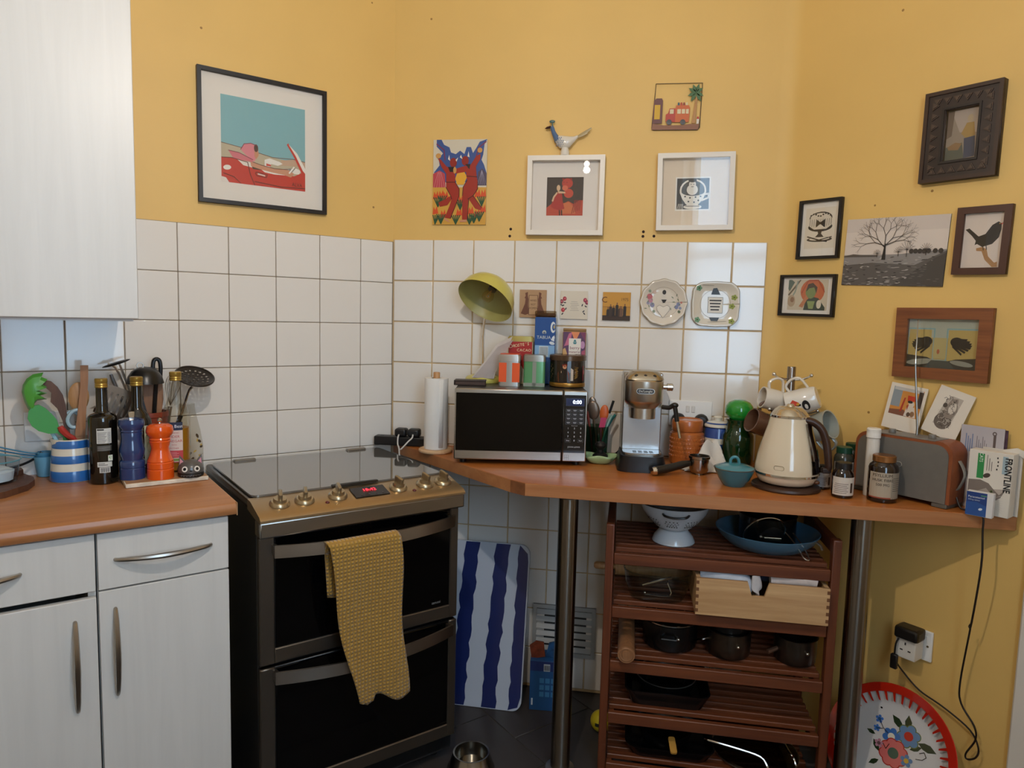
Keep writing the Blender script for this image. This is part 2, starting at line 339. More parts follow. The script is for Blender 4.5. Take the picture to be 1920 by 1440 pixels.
w_ = thing('worktop', 'wood-effect worktop on the pale base units, left of the cooker', 'worktop', LW(0, 0, 0), 45)
pr = [(-.012, .886)]+[(-.588+.012*math.cos(a)*-1, .898+.012*math.sin(a)*-1) for a in (PI/2, PI/4, 0)]+[(-.6+.012*(1-math.cos(a)), .908+.012*math.sin(a)) for a in (0, PI/4, PI/2)]+[(-.012, .92)]
ob('top', G().prism(pr, .721, 1.6, M=RZ(90)), wood('#9c6339', '#b57c4e', 'x', .3, 2.0), w_)
ob('end_strip', G().box(-.7205, -.7185, -.6, -.012, .887, .9195), P('#b98c62', .5), w_)
CW = thing('worktop', 'wood-effect peninsula worktop carrying the microwave, kettle and radio', 'worktop')
poly = [(.012, -.013), (.55, -.498), (.598, -.53), (1.906, -.547), (1.915, -.534), (1.40, -.018), (1.37, -.0125)]
ob('top', G().slab(poly, .8815, .92), WT, CW)
M1 = Matrix.Rotation(math.atan2(-.017, 1.308), 4, 'Z')
ob('edge_strip', G().box(0, 1.308, -.0022, 0, .882, .919, .0007, M=T(.598, -.53, 0)@M1), WTE, CW)
ob('edge_strip', G().box(0, .0577, -.0022, 0, .882, .919, M=T(.55, -.498, 0)@RZ(-33.7)), P('#7c4c2c', .5, var=.2, vs=40), CW)
ob('edge_strip', G().box(0, .722, -.0022, 0, .882, .919, M=T(.014, -.015, 0)@RZ(-42)), WTE, CW)
POLE = P('#8a8278', .27, 1.); nt = POLE.node_tree; tg = nt.nodes.new('ShaderNodeTangent'); tg.direction_type = 'RADIAL'; tg.axis = 'Z'; pb = nt.nodes['Principled BSDF']; nt.links.new(tg.outputs[0], pb.inputs['Tangent']); pb.inputs['Anisotropic'].default_value = .9; pb.inputs['Anisotropic Rotation'].default_value = .25
for x, lab in ((.724, 'round steel post under the worktop, beside the striped board'), (1.556, 'round steel post under the worktop, right of the slatted rack')):
    o = thing('support_post', lab, 'post', (x, -.47, 0), group='steel posts under the peninsula')
    ob('post', G().lathe([(.03, .012), (.03, .872)], 32), POLE, o); ob('foot', G().lathe([(0, 0), (.045, 0), (.045, .008), (.032, .013), (0, .013)], 28), STEEL, o)
    ob('bracket', G().lathe([(0, .87), (.031, .87), (.042, .876), (.042, .8815), (0, .8815)], 28), STEEL, o)

# ---------------------------------------------------------------- cooker
K = thing('cooker', 'freestanding double oven cooker with glass lid and steel trim', 'cooker', LW(.3725, 0, 0), 45)
SIDE = P('#191a1c', .45); DKST = P('#6f6a64', .3, 1.); OVG = P('#040405', .07, spec=.3); PANEL = P('#b29a78', .32, .9)
ob('body', G().box(-.3, .3, -.6, -.03, .03, .884, .004), SIDE, K)
for x in (-.26, .26):
    for y in (-.55, -.08): ob('foot', G().lathe([(0, 0), (.018, 0), (.018, .03), (0, .03)], 12, T(x, y, 0)), BLACK, K)
ob('hob_surround', G().box(-.303, .303, -.535, -.03, .8845, .906, .006, 2), DKST, K)
ob('hob', G().box(-.28, .28, -.51, -.07, .9062, .9075), P('#3a3a3a', .3, .8), K)
lid = ob('glass_lid', G().slab(rrect(.585, .475, .02, cx=0, cy=-.2925), .9085, .9135), P('#6e6c69', .03, .3, coat=.6, spec=1.), K, label='reflective glass lid over the hob')
for x in (-.19, .2): ob('hinge', G().box(x-.035, x+.035, -.075, -.052, .906, .92, .003), P('#8e8b86', .3, .8), lid)
ob('lid_handle', G().tube([(-.07, -.528, .9135), (0, -.538, .9165), (.07, -.528, .9135)], .006, flat=(.6, 1.4), sub=4), BLACK, lid)
pp = [(-.53, .908), (-.56, .906), (-.642, .884), (-.652, .876), (-.652, .870), (-.60, .870), (-.53, .88)]
cp = ob('control_panel', G().prism(pp, -.304, .304, M=RZ(90)), PANEL, K, label='brushed steel control panel with six knobs')
ob('fascia', G().box(-.304, .304, -.648, -.6, .828, .869, .004, 2), P('#9a948c', .3, 1.), K)
TP = RX(15.0)
for i, d in enumerate((.609, .542, .448, .263, .174, .113)):
    B = T(.3725-d, -.59, .8985)@TP
    kn = ob('knob', G().lathe([(.027, 0), (.0265, .004), (.022, .009), (.018, .0095), (.018, .0105), (.0165, .018), (0, .0185)], 28, B), P('#b9a788', .28, .9), cp)
    ob('grip', G().box(-.0055, .0055, -.0175, .0175, .015, .036, .004, 2, M=B@RZ((-14, -14, -8, 14, 10, 12)[i])), P('#a89a80', .28, .9), kn)
for d in (.487, .222): ob('indicator_light', G().lathe([(.006, 0), (.005, .002), (0, .0024)], 14, T(.3725-d, -.615, .892)@TP), P('#5c1010', .2), cp)
B = T(.3725-.352, -.587, .8995)@TP
dp = ob('display', G().box(-.052, .052, -.03, .026, .0, .0025, .001, M=B), P('#120808', .1), cp)
txt(dp, '18:42', .019, '#ff2a3a', 0, 0, M=B@RX(-90)@T(.0, 0, .003)@T(0, -.0032, 0), mat=P('#ff2438', .5, em=4.))
for x in (-.03, -.008, .014, .034): ob('button', G().lathe([(.0035, 0), (.003, .001), (0, .0012)], 10, B@T(x, -.019, .0025)), P('#2a1c1c', .3), dp)
def oven_door(z0, z1, hz, lab):
    d = ob('oven_door', G().box(-.299, .299, -.618, -.602, z0, z1, .003), BLACK, K, label=lab)
    ob('glass', G().box(-.258, .27, -.6215, -.6185, z0+.044, z1-.004, .001), OVG, d, label='black oven door glass')
    ob('frame', G().box(-.3, -.26, -.622, -.6, z0, z1, .003).box(.272, .3, -.622, -.6, z0, z1, .003).box(-.262, .274, -.622, -.6, z0, z0+.042, .003), P('#6b645c', .35, .9), d)
    hb = G(); n = 14
    def hy(u): return -.643-.05*(1-(2*u-1)**2)
    vs = []; fs = []
    for i in range(n+1):
        u = i/n; x = -.268+.54*u; y = hy(u); vs += [(x, y, hz-.017), (x, y-.007, hz-.017), (x, y-.007, hz+.017), (x, y, hz+.017)]
    for i in range(n):
        a = 4*i; b = a+4; fs += [(a, a+1, b+1, b), (a+1, a+2, b+2, b+1), (a+2, a+3, b+3, b+2), (a+3, a, b, b+3)]
    fs += [(0, 3, 2, 1), (4*n, 4*n+1, 4*n+2, 4*n+3)]; hb.add(vs, fs)
    hb.box(-.268, -.256, -.645, -.615, hz-.012, hz+.012).box(.26, .272, -.645, -.615, hz-.012, hz+.012)
    ob('handle', hb, P('#b4aca1', .3, 1.), d, label='bowed flat steel handle'); return d
du = oven_door(.475, .822, .79, 'upper oven door'); oven_door(.085, .466, .447, 'lower oven door')
txt(du, 'zanussi', .012, '#8a8a8a', .225, .535, -.6222, sx=.9)
ob('kick_panel', G().box(-.298, .298, -.6, -.58, .03, .083), P('#2a2a2c', .4), K)
# mustard tea towel over the upper oven handle
def towel(u, v):
    xl = -.156+.085*v**1.3; xr = .047+.034*v; x = xl+(xr-xl)*u
    if v < .08: y = -.7235+.022*(v/.08-1)**2*1.0; z = .812-.012*(v/.08)**2
    else: y = -.7235-.004*math.sin(u*7+v*3)*v-.003*math.sin(v*9); z = .800-(v-.08)/.92*(.478-.045*math.sin(u*PI*1.2)**2*(1 if u > .3 else .55)+(.0 if u > .16 else -.03+.03*u/.16))
    if v > .9: z += .012*math.sin(u*9)*(v-.9)*8
    return (x+.006*math.sin(v*8), y, z)
def towel_back(u, v): return (-.15+.19*u+.01*v, -.7235+.022+.02*min(1, v*4)-.0*v, .812-.16*v-.01*math.sin(u*4)*v)
TW = bpy.data.materials.new('waffle'); TW.use_nodes = True; nt = TW.node_tree; b = nt.nodes['Principled BSDF']; b.inputs['Base Color'].default_value = lin('#b98d35'); b.inputs['Roughness'].default_value = .95; b.inputs['Sheen Weight'].default_value = .3
tc = nt.nodes.new('ShaderNodeTexCoord'); hs = []
for ax, sc in (('X', 190), ('Z', 190)):
    wv = nt.nodes.new('ShaderNodeTexWave'); wv.bands_direction = ax; wv.inputs['Scale'].default_value = sc/6.28; wv.inputs['Distortion'].default_value = 1.2; wv.inputs['Detail Scale'].default_value = .8
    nt.links.new(tc.outputs['Object'], wv.inputs['Vector']); hs.append(wv)
mm = nt.nodes.new('ShaderNodeMath'); mm.operation = 'MINIMUM'; nt.links.new(hs[0].outputs['Fac'], mm.inputs[0]); nt.links.new(hs[1].outputs['Fac'], mm.inputs[1])
bp = nt.nodes.new('ShaderNodeBump'); bp.inputs['Strength'].default_value = .9; bp.inputs['Distance'].default_value = .004; nt.links.new(mm.outputs[0], bp.inputs['Height']); nt.links.new(bp.outputs[0], b.inputs['Normal'])
cr = nt.nodes.new('ShaderNodeValToRGB'); cr.color_ramp.elements[0].color = lin('#96702a'); cr.color_ramp.elements[1].color = lin('#c69a3f'); nt.links.new(mm.outputs[0], cr.inputs[0]); nt.links.new(cr.outputs[0], b.inputs['Base Color'])
o = ob('tea_towel', G().surf(towel, 26, 48).surf(towel_back, 20, 8), TW, None, LW(.3725, 0, 0), 45, solid=.003); tag(o, 'mustard waffle tea towel hanging over the oven handle', 'towel')

# ---------------------------------------------------------------- left worktop
ZC = .92
def tr(pts, x0, y0, s): return [((x-x0)*s, (y0-y)*s) for x, y in pts]      # measured outline -> metres
WOODL = wood('#a9784a', '#c79a68', 'z', .5, 4.); WOODD = wood('#4a2c1c', '#6b4630', 'z', .5, 4.); WOODM = wood('#7d5233', '#9a6c46', 'z', .5, 4.)
def band(g, r0, z0, r1, z1, t=.0006, seg=32): return g.lathe([(r0, z0), (r0+t, z0), (r1+t, z1), (r1, z1)], seg)
# dark wooden boards lying at the left edge
def Lp(pts): return [(-d, -o) for d, o in pts]
o = ob('chopping_board', G().slab(Lp([(1.40, .03), (1.21, .025), (1.165, .05), (1.138, .12), (1.136, .16), (1.152, .215), (1.2, .275), (1.26, .3), (1.40, .31)]), .9205, .937), WOODD, None, LW(0, 0, 0), 45); tag(o, 'dark brown wooden board with a rounded end, lying at the far left', 'board')
o = ob('chopping_board', G().slab(Lp([(1.40, .02), (1.2, .02), (1.165, .04), (1.16, .075), (1.19, .11), (1.4, .12)]), .9375, .95), WOODD, None, LW(0, 0, 0), 45); tag(o, 'small dark brown board lying on a larger board at the far left', 'board')
# clear plastic tub and lead at the left edge
t = thing('plastic_tub', 'clear plastic tub standing behind the dark boards', 'tub', LW(1.228, .152, .9376), 45)
g = G(); n = 24
for a, b_, z0, z1 in ((.052, .062, 0, .058),):
    g.lathe([(0, .001), (a, .001), (a+.003, .004), (b_, z1), (b_+.004, z1+.002), (b_+.001, z1+.003)], 28)
ob('tub', g, glass('#eef4f8', 0, 1.35), t); ob('rim', G().tube([(.0645*math.cos(2*PI*k/32), .0645*math.sin(2*PI*k/32), .06) for k in range(32)], .002, 6, closed=True), P('#5f97a5', .3), t); ob('contents', G().lathe([(0, .006), (.046, .006), (.05, .03), (.03, .04), (0, .036)], 14), P('#d5dde2', .8), t)
o = ob('power_lead', G().tube([(-.02, 0, .006), (.05, -.02, .006), (.1, -.012, .012), (.135, .015, .022), (.155, .022, .04)], .0035, sub=5), BLACK, None, LW(1.27, .065, .9505), 45); tag(o, 'black lead curling beside the clear tub', 'cable')
# nested blue measuring cups with long handles
for k, (lab, c_) in enumerate((('largest pale blue measuring cup, outermost of the nested set', '#6fa8c4'), ('middle blue measuring cup, inside the largest of the nested set', '#3f7ea3'), ('smallest blue measuring cup, innermost of the nested set', '#5492b4'))):
    m = thing('measuring_cup', lab, 'measuring cup', LW(1.108, .045, ZC+.001+.006*k), 45, 'nested blue measuring cups')
    a = .021-.004*k; h = .058; g = G().lathe([(0, 0), (a-.002, 0), (a, .003), (a+.007, h), (a+.0055, h), (a-.0015, .005), (0, .004)], 24)
    ob('cup', g, P(c_, .35), m)
    ob('handle', G().tube([(-a-.006, 0, h-.003), (-a-.03, -.002, h+.002), (-.09, -.004, h+.012+.003*k), (-.118, -.004, h+.021+.004*k)], .0048, 8, flat=(.45, 1.2), sub=4), P(c_, .35), m)
# wall socket behind the jug
t = thing('wall_socket', 'white socket plate on the tiles behind the green utensils', 'socket', LW(1.092, .0085, 1.06), 45)
ob('plate', G().box(-.062, .062, -.008, 0, -.043, .043, .003, 2), P('#dfe3e6', .3), t)
for x in (-.03, .03): ob('switch', G().box(x-.007, x+.007, -.012, -.008, .008, .028, .001), WHITE, t)
# striped jug
JX, JO = 1.045, .12
j = thing('striped_jug', 'blue and cream striped earthenware jug holding green utensils', 'jug', LW(JX, JO, ZC), 45)
R = lambda z: .056-.010*(z/.118)**1.4
zs = [0, .004, .02, .04, .06, .08, .1, .118]
g = G().lathe([(0, .001), (R(0)-.003, 0)]+[(R(z), z) for z in zs[1:]]+[(R(.118)-.005, .118), (R(.06)-.006, .06), (.045, .008), (0, .008)], 36)
for i, v in enumerate(g.v):
    x, y, z = v
    if z > .1: k = (z-.1)/.018; a = math.atan2(y, x); q = max(0, math.cos(a-PI*.98))**6; g.v[i] = (x*(1+.16*q*k), y*(1+.16*q*k), z+.004*q*k-.004*k*max(0, math.cos(a-PI*.75)))
ob('body', g, P('#e3dccb', .2, coat=.5), j)
for z0, z1 in ((.002, .031), (.052, .074), (.094, .115)): ob('stripe', G().lathe([(R(z0)+.0004, z0), (R(z0)+.001, z0+.0015), (R(z1)+.001, z1-.0015), (R(z1)+.0004, z1)], 36), P('#2f6db5', .2, coat=.5), j)
ob('handle', G().tube([(.044, .01, .1), (.075, .012, .095), (.082, .014, .06), (.07, .012, .03), (.052, .01, .022)], .007, sub=5), P('#e3dccb', .2, coat=.5), j)
SJ = .00148
def utensil(name, label, cat, dx, dy, z=0.): return thing(name, label, cat, LW(JX-dx, JO-dy, ZC+.009+z), 45, 'utensils in the striped jug')
GREEN = P('#4f9f3c', .35)
u = utensil('spaghetti_server', 'bright green spaghetti server with a toothed head', 'utensil', -.012, 0)
hd = tr([(52, 735), (54, 722), (60, 711), (70, 703), (86, 700), (80, 707), (92, 713), (80, 718), (91, 728), (76, 733), (91, 739), (77, 744), (90, 750), (75, 752), (70, 758), (70, 768), (66, 773), (60, 766), (55, 752)], 119, 822, SJ)
def sc_(k, y): return [(-.072+(x+.072)*k, y, .245+(z+.115-.245)*k) for x, z in hd]
g = G().loft([sc_(.5, -.021), sc_(.82, -.016), sc_(1, -.004), sc_(.97, .004)])
ob('head', g, GREEN, u); ob('handle', G().tube([(-.062, .004, .178), (-.045, .003, .15), (-.02, 0, .09), (0, 0, 0)], [.008, .006, .005, .005], 8, flat=(1, .6), sub=3), P('#9fd0dc', .4), u)
u = utensil('silicone_spatula', 'green silicone spatula with a broad rounded blade', 'spatula', -.018, -.012)
pt = tr([(117, 826), (108, 818), (95, 818), (80, 812), (70, 802), (64, 788), (66, 774), (73, 765), (82, 763), (92, 770), (101, 781), (109, 793), (112, 806), (122, 822)], 120, 826, SJ)
ob('blade', G().prism([(x, z+.115) for x, z in pt], -.004, .004), P('#3f9a48', .4), u); ob('handle', G().tube([(0, 0, .12), (.012, .004, 0)], .005), P('#3f9a48', .4), u)
u = utensil('wooden_spoon', 'dark brown curved wooden spoon leaning behind the green spatula', 'spoon', -.008, .016)
pt = tr([(84, 716), (92, 718), (102, 729), (110, 745), (114, 765), (116, 790), (120, 822), (112, 822), (108, 795), (100, 770), (90, 757), (92, 740), (82, 728), (78, 720)], 116, 822, SJ)
ob('spoon', G().prism([(x, z+.115) for x, z in pt], -.005, .005).tube([(0, 0, .117), (.012, 0, 0)], .0055), WOODD, u)
u = utensil('peeler', 'red curved peeler handle in the striped jug', 'peeler', -.006, -.022)
ob('handle', G().tube([(-.022, 0, .146), (-.016, 0, .134), (-.003, 0, .118), (.012, 0, .105), (.02, .0, .06)], [.007, .009, .008, .006, .004], 8, sub=3), P('#b3342c', .4), u); ob('blade', G().box(.013, .023, -.003, .003, 0, .062, .001), STEEL, u)
u = utensil('scissors', 'pale blue handled scissors standing loop up in the jug', 'scissors', .006, .004)
ob('handle', G().tube([(.006+.020*math.cos(a)+.004*math.sin(a), 0, .162+.025*math.sin(a)) for a in [2*PI*k/20 for k in range(20)]], .0052, 8, closed=True), P('#a9c4cf', .35), u)
ob('handle', G().tube([(.006+.018*math.cos(a)-.008, .012, .158+.023*math.sin(a)) for a in [2*PI*k/20 for k in range(20)]], .005, 8, closed=True), P('#a9c4cf', .35), u)
ob('blade', G().prism([(.012, .142), (.022, .138), (.016, .02), (.01, 0)], -.002, .002), STEEL, u)
u = utensil('wooden_spoon', 'pale round-headed wooden spoon behind the flat wooden stick', 'spoon', .015, .02)
ob('bowl', G().ell((.006, 0, .222), (.026, .007, .042)), WOODL, u); ob('handle', G().tube([(.008, 0, .19), (0, 0, 0)], .006), WOODL, u)
u = utensil('wooden_spatula', 'flat wooden stick spatula standing tall in the striped jug', 'spatula', .018, -.008)
ob('blade', G().prism(tr([(163, 690), (176, 690), (175, 720), (170, 780), (167, 826), (156, 826), (150, 826), (156, 780), (162, 730)], 158, 826, SJ), -.003, .003, M=T(0, 0, .112)).prism([(-.006, 0), (.008, 0), (.013, .114), (-.01, .114)], -.003, .003), wood('#8f5f3a', '#b07f54', 'z', .5, 4.), u)
# oil bottles
def bottle(name, label, cat, loc, rz, prof, glassm, group=None):
    b_ = thing(name, label, cat, loc, rz, group); ob('body', G().lathe(prof, 36), glassm, b_); return b_
GOLD = P('#b99b4e', .3, .8); DARKGLASS = P('#0d0a06', .06, coat=.6)
def cap(b_, z, r=.016, h=.026, m=None): ob('cap', G().lathe([(r-.001, z), (r, z+.002), (r-.001, z+.006), (r, z+.008), (r-.001, z+.012), (r, z+.014), (r, z+h-.002), (r-.002, z+h), (0, z+h)], 28), m or GOLD, b_)
def nutrition(c0='#cfd0cc', n=9):
    s_ = [('r', c0, 0, 0, 1, 1), ('r', '#333333', .04, .86, .5, .96)]
    for k in range(n): s_ += [('r', '#555555', .06, .06+.08*k, .55+.06*(k % 3), .085+.08*k), ('r', '#666666', .72, .06+.08*k, .93, .085+.08*k)]
    return s_
def barcode(n=14, c0='#d8d6d0'):
    s_ = [('r', c0, 0, 0, 1, 1)]; x = .06
    for k in range(n): ww = .015+.02*((k*7) % 3); s_.append(('r', '#222222', x, .1, x+ww, .9)); x += .9/n
    return s_
b1 = bottle('oil_bottle', 'tall dark square-shouldered oil bottle beside the striped jug', 'bottle', LW(.977, .205, ZC), 45, [(0, .001), (.033, 0), (.036, .004), (.036, .175), (.035, .186), (.03, .192), (.018, .197), (.0145, .204), (.014, .268), (0, .268)], DARKGLASS)
cap(b1, .266)
art(b1, .036, .042, nutrition(), -.0006, z0=.115, wrap=.036, name='label'); art(b1, .036, .016, [('r', '#3a3a38', 0, 0, 1, 1)]+[('r', '#8a8a86', .05, .12+.2*k, .9, .2+.2*k) for k in range(4)], -.0006, z0=.094, wrap=.036, name='label')
art(b1, .036, .014, [('r', '#cfcfc8', 0, 0, 1, 1), ('r', '#666666', .08, .6, .5, .75), ('r', '#666666', .08, .3, .7, .45)], -.0006, z0=.05, wrap=.036, name='label'); art(b1, .026, .015, barcode(), -.0006, z0=.034, wrap=.036, name='barcode')
art(b1, .012, .016, [('r', '#dfe6da', 0, 0, 1, 1), ('e', '#4e9a3c', .5, .6, .3, .25)], -.0006, x0=.008, z0=.066, wrap=.036, name='label')
BZ = .9325
bd = thing('serving_board', 'white-edged wooden board under the pepper mills and cat timer', 'board', LW(.832, .205, ZC+.0005), 45)
ob('slab', G().box(-.105, .105, -.112, .112, 0, .012, .002), P('#d7cbb8', .5, var=.25, vs=30.), bd); ob('top', G().box(-.103, .103, -.11, .11, .0121, .0126), wood('#9a6c44', '#b98c60', 'x', .5, 3.), bd)
b2 = bottle('oil_bottle', 'dark oil bottle behind the blue pepper mill', 'bottle', LW(.887, .175, BZ+.0005), 45, [(0, .001), (.036, 0), (.0385, .004), (.0385, .135), (.036, .155), (.027, .172), (.018, .184), (.0145, .196), (.014, .254), (0, .254)], DARKGLASS)
cap(b2, .252, .017, .026); art(b2, .032, .11, [('r', '#c9cdb2', 0, 0, 1, 1), ('r', '#5d7a4c', .1, .8, .9, .86), ('r', '#5d7a4c', .15, .72, .8, .76), ('e', '#8fa37a', .5, .45, .3, .16)], -.0006, x0=.012, z0=.03, wrap=.0385, name='label')
vb = bottle('vinegar_bottle', 'clear bottle of amber vinegar with a pink and white label', 'bottle', LW(.789, .2, BZ+.0005), 45, [(0, .001), (.034, 0), (.0375, .004), (.0375, .150), (.036, .17), (.026, .2), (.017, .226), (.0145, .245), (.014, .268)], glass('#f6f5f0', 0, 1.3))
ob('vinegar', G().lathe([(0, .0065), (.0345, .0065), (.0345, .128), (0, .128)], 32), P('#a8731c', .1, var=.1, vs=12), vb); cap(vb, .266, .0165, .026)
la = [('r', '#ddc9bd', 0, 0, 1, 1), ('r', '#27304a', 0, .80, 1, 1), ('r', '#c8474e', 0, 0, 1, .30), ('r', '#d9d2c0', .3, .02, .85, .12), ('r', '#7a9a4c', .38, .04, .78, .10)]
for k in range(4): la.append(('r', '#e3a0a0', .15, .16+.03*k, .15+.6-.1*(k % 2), .17+.03*k))
art(vb, .046, .118, la, -.0006, x0=-.036, z0=.03, wrap=.0375, name='label')
txt(vb, 'the Best', .0125, '#e8e8ee', -.011, .136, -.0012, wrap=.0375)
for k, s_ in enumerate(('ORGANIC', 'CIDER', 'VINEGAR', 'WITH', 'MOTHER')): txt(vb, s_, (.006, .0105, .0105, .005, .006)[k], '#b8534f', -.013, (.117, .106, .093, .082, .072)[k], -.0012, wrap=.0375)
# pepper mills
def mill(label, loc, c_, prof, kn):
    m = thing('pepper_mill', label, 'pepper mill', loc, 45, 'wooden pepper mills'); ob('body', G().lathe(prof, 40), P(c_, .15, coat=.7), m); ob('knob', kn, CHROME, m); return m
mill('glossy navy blue pepper mill with a square steel knob', LW(.911, .247, BZ+.0005), '#1f3a6c', [(0, 0), (.0325, 0), (.0325, .03), (.031, .032), (.0325, .034), (.0325, .047), (.031, .051), (.0275, .054), (.0315, .07), (.0325, .082), (.0285, .098), (.0265, .115), (.0275, .128), (.0265, .131), (.0285, .134), (.0275, .138), (.0295, .142), (.033, .149), (.0335, .157), (.031, .166), (.02, .17), (0, .171)], G().box(-.0075, .0075, -.0075, .0075, .17, .188, .0015))
mill('glossy orange pepper mill with a small round steel knob', LW(.845, .278, BZ+.0005), '#e2560f', [(0, 0), (.0345, 0), (.0345, .026), (.033, .028), (.0345, .030), (.0345, .045), (.033, .047), (.034, .05), (.030, .058), (.0245, .075), (.0225, .086), (.0265, .101), (.0275, .105), (.026, .107), (.0285, .111), (.0265, .115), (.028, .118), (.034, .126), (.0355, .135), (.033, .147), (.024, .153), (0, .1545)], G().lathe([(0, .153), (.004, .153), (.0035, .158), (.006, .161), (.006, .166), (.003, .169), (0, .17)], 20))
# cat-shaped kitchen timer
ct = thing('kitchen_timer', 'grey cat head kitchen timer with pink ears', 'timer', LW(.769, .29, BZ+.0005), 35)
ob('base', G().lathe([(0, 0), (.0335, 0), (.0345, .003), (.0345, .011), (.033, .0125), (0, .0125)], 32), P('#141414', .35), ct)
art(ct, .06, .006, [('r', '#aaaaaa', .03+.07*k, .1+.3*(k % 2), .045+.07*k, .9) for k in range(14)], -.0004, z0=.003, wrap=.0345, name='scale_marks')
ob('head', G().lathe([(.034, .0125), (.0345, .02), (.0325, .029), (.026, .039), (.014, .0445), (0, .046)], 32), P('#56524f', .3, coat=.3), ct)
for s_ in (-1, 1):
    e_ = ob('ear', G().add([(s_*.012, -.006, .037), (s_*.031, -.006, .028), (s_*.029, -.004, .061), (s_*.012, .008, .038), (s_*.03, .008, .028), (s_*.027, .004, .058)], [(0, 1, 2), (3, 5, 4), (0, 2, 5, 3), (1, 4, 5, 2), (0, 3, 4, 1)]), P('#56524f', .3), ct)
    ob('inner_ear', G().add([(s_*.0155, -.0068, .038), (s_*.0285, -.0068, .0315), (s_*.0275, -.0052, .053)], [(0, 1, 2)]), P('#cf8a94', .5), e_)
    Me = T(s_*.0155, -.0285, .0245)@RZ(s_*28)@RX(72)
    ey = ob('eye', G().lathe([(.0082, 0), (.008, .0012), (0, .0016)], 20, Me), P('#e9e4dc', .3), ct); ob('pupil', G().lathe([(.0045, .0016), (.0042, .0022), (0, .0025)], 16, Me), BLACK, ey)
ob('nose', G().ell((0, -.0335, .0195), (.004, .0015, .0025)), BLACK, ct)
# terracotta utensil pot with its tools
PX, PO = .845, .075
pt_ = thing('utensil_pot', 'terracotta red pot behind the bottles, full of black and steel utensils', 'pot', LW(PX, PO, ZC), 45)
ob('pot', G().lathe([(0, 0), (.045, 0), (.047, .004), (.053, .16), (.056, .162), (.056, .176), (.05, .176), (.044, .01), (0, .01)], 32), P('#8d3c25', .4), pt_)
SP = .00157
def tool(name, label, cat, dx, dy): return thing(name, label, cat, LW(PX-dx, PO-dy, ZC+.011), 45, 'utensils in the terracotta pot')
BLKP = P('#121213', .3); HX = 288; HY = 853
def q(x, y, yy=0): return ((x-HX)*SP, yy, (HY-y)*SP)
u = tool('potato_masher', 'black oval potato masher held up on two steel wires', 'masher', 0, 0)
ob('head', G().ell((0, 0, 0), (.039, .02, .0045), M=T(*q(236, 654, -.01))@RY(-18)), BLKP, u)
ob('wire', G().tube([q(222, 655, -.012), q(234, 662, -.01), q(246, 690, -.004), q(258, 730), q(282, 840, 0)], .0032, sub=3), STEEL, u); ob('wire', G().tube([q(240, 652, -.012), q(246, 670, -.008), q(252, 690, -.004), q(264, 730), q(283, 845, 0)], .0032, sub=3), STEEL, u)
u = tool('slotted_turner', 'brown-tinged steel slotted turner leaning out of the pot', 'turner', -.004, -.016)
pl_ = tr([(204, 705), (216, 695), (226, 692), (262, 708), (268, 716), (262, 740), (250, 766), (198, 742)], HX, HY, SP); g = G(); nx = 5
for k in range(nx+1):
    f = lambda a, t: (a[0][0]+(a[1][0]-a[0][0])*t, a[0][1]+(a[1][1]-a[0][1])*t)
    tp = (pl_[1], pl_[4]); bt = (pl_[7], pl_[6]); t0, t1 = k/(nx+1)+.02, (k+1)/(nx+1)-.045
    g.prism([f(tp, t0), f(tp, t1), f(bt, t1), f(bt, t0)], -.0012, .0012)
g.prism([pl_[0], pl_[2], pl_[3], pl_[4], (pl_[4][0]-.003, pl_[4][1]-.01), (pl_[1][0]+.003, pl_[1][1]-.012)], -.001, .001)
g.prism([pl_[7], pl_[6], (pl_[6][0]+.004, pl_[6][1]+.011), (pl_[7][0]+.004, pl_[7][1]+.011)], -.0014, .0014)
ob('blade', g, P('#6f5c4c', .3, .9), u); ob('handle', G().tube([q(262, 740), q(276, 780), q(290, 850)], .006), BLKP, u)
u = tool('serving_fork', 'grey hanging handle loop between masher and turner', 'utensil', .004, .018)
ob('handle', G().tube([q(226, 676), q(230, 690), q(244, 730), q(280, 846)], [.009, .011, .008, .006], 10, flat=(.5, 1), sub=3), P('#5c5450', .4), u)
u = tool('ladle', 'black ladle turned bowl down with a steel hanging ring', 'ladle', .002, -.022)
ob('bowl', G().lathe([(0, .05), (.02, .047), (.036, .036), (.046, .02), (.0515, 0), (.0495, 0), (.044, .018), (.034, .033), (.018, .043), (0, .046)], 32, T(*q(281, 692, 0))), BLKP, u)
ob('ring', G().tube([(q(273, 660)[0]+.0085*math.cos(a), 0, q(273, 658)[2]+.0085*math.sin(a)) for a in [2*PI*k/18 for k in range(18)]], .0016, 6, closed=True), STEEL, u)
ob('handle', G().tube([q(300, 690), q(296, 740), q(290, 848)], .006), BLKP, u)
u = tool('wooden_spatula', 'broad brown wooden spatula standing in the pot under the ladle', 'spatula', .006, -.012)
ob('blade', G().prism(tr([(276, 690), (309, 690), (310, 725), (304, 765), (300, 853), (290, 853), (284, 765), (276, 730)], HX, HY, SP), -.003, .003), WOODM, u)
u = tool('kitchen_tongs', 'black looped handle standing behind the ladle', 'tongs', .01, .012)
ob('handle', G().tube([q(292, 690), q(293, 660), q(296, 649), q(303, 649), q(306, 660), q(305, 690), q(296, 846)], .0062, 10, sub=3), BLKP, u)
u = tool('knife', 'black knife handle beside the wooden spatula', 'knife', -.004, -.018)
ob('handle', G().prism(tr([(268, 712), (278, 708), (286, 745), (286, 756), (276, 758)], HX, HY, SP), -.006, .006), BLKP, u); ob('blade', G().prism(tr([(277, 756), (286, 756), (292, 850), (288, 850)], HX, HY, SP), -.001, .001), STEEL, u)
u = tool('skimmer', 'black perforated skimmer with a round flat head on the right of the pot', 'skimmer', .012, .0)
g = G(); RN = 5; Ms = T(*q(362, 688, -.012))@RY(7)@RX(28)
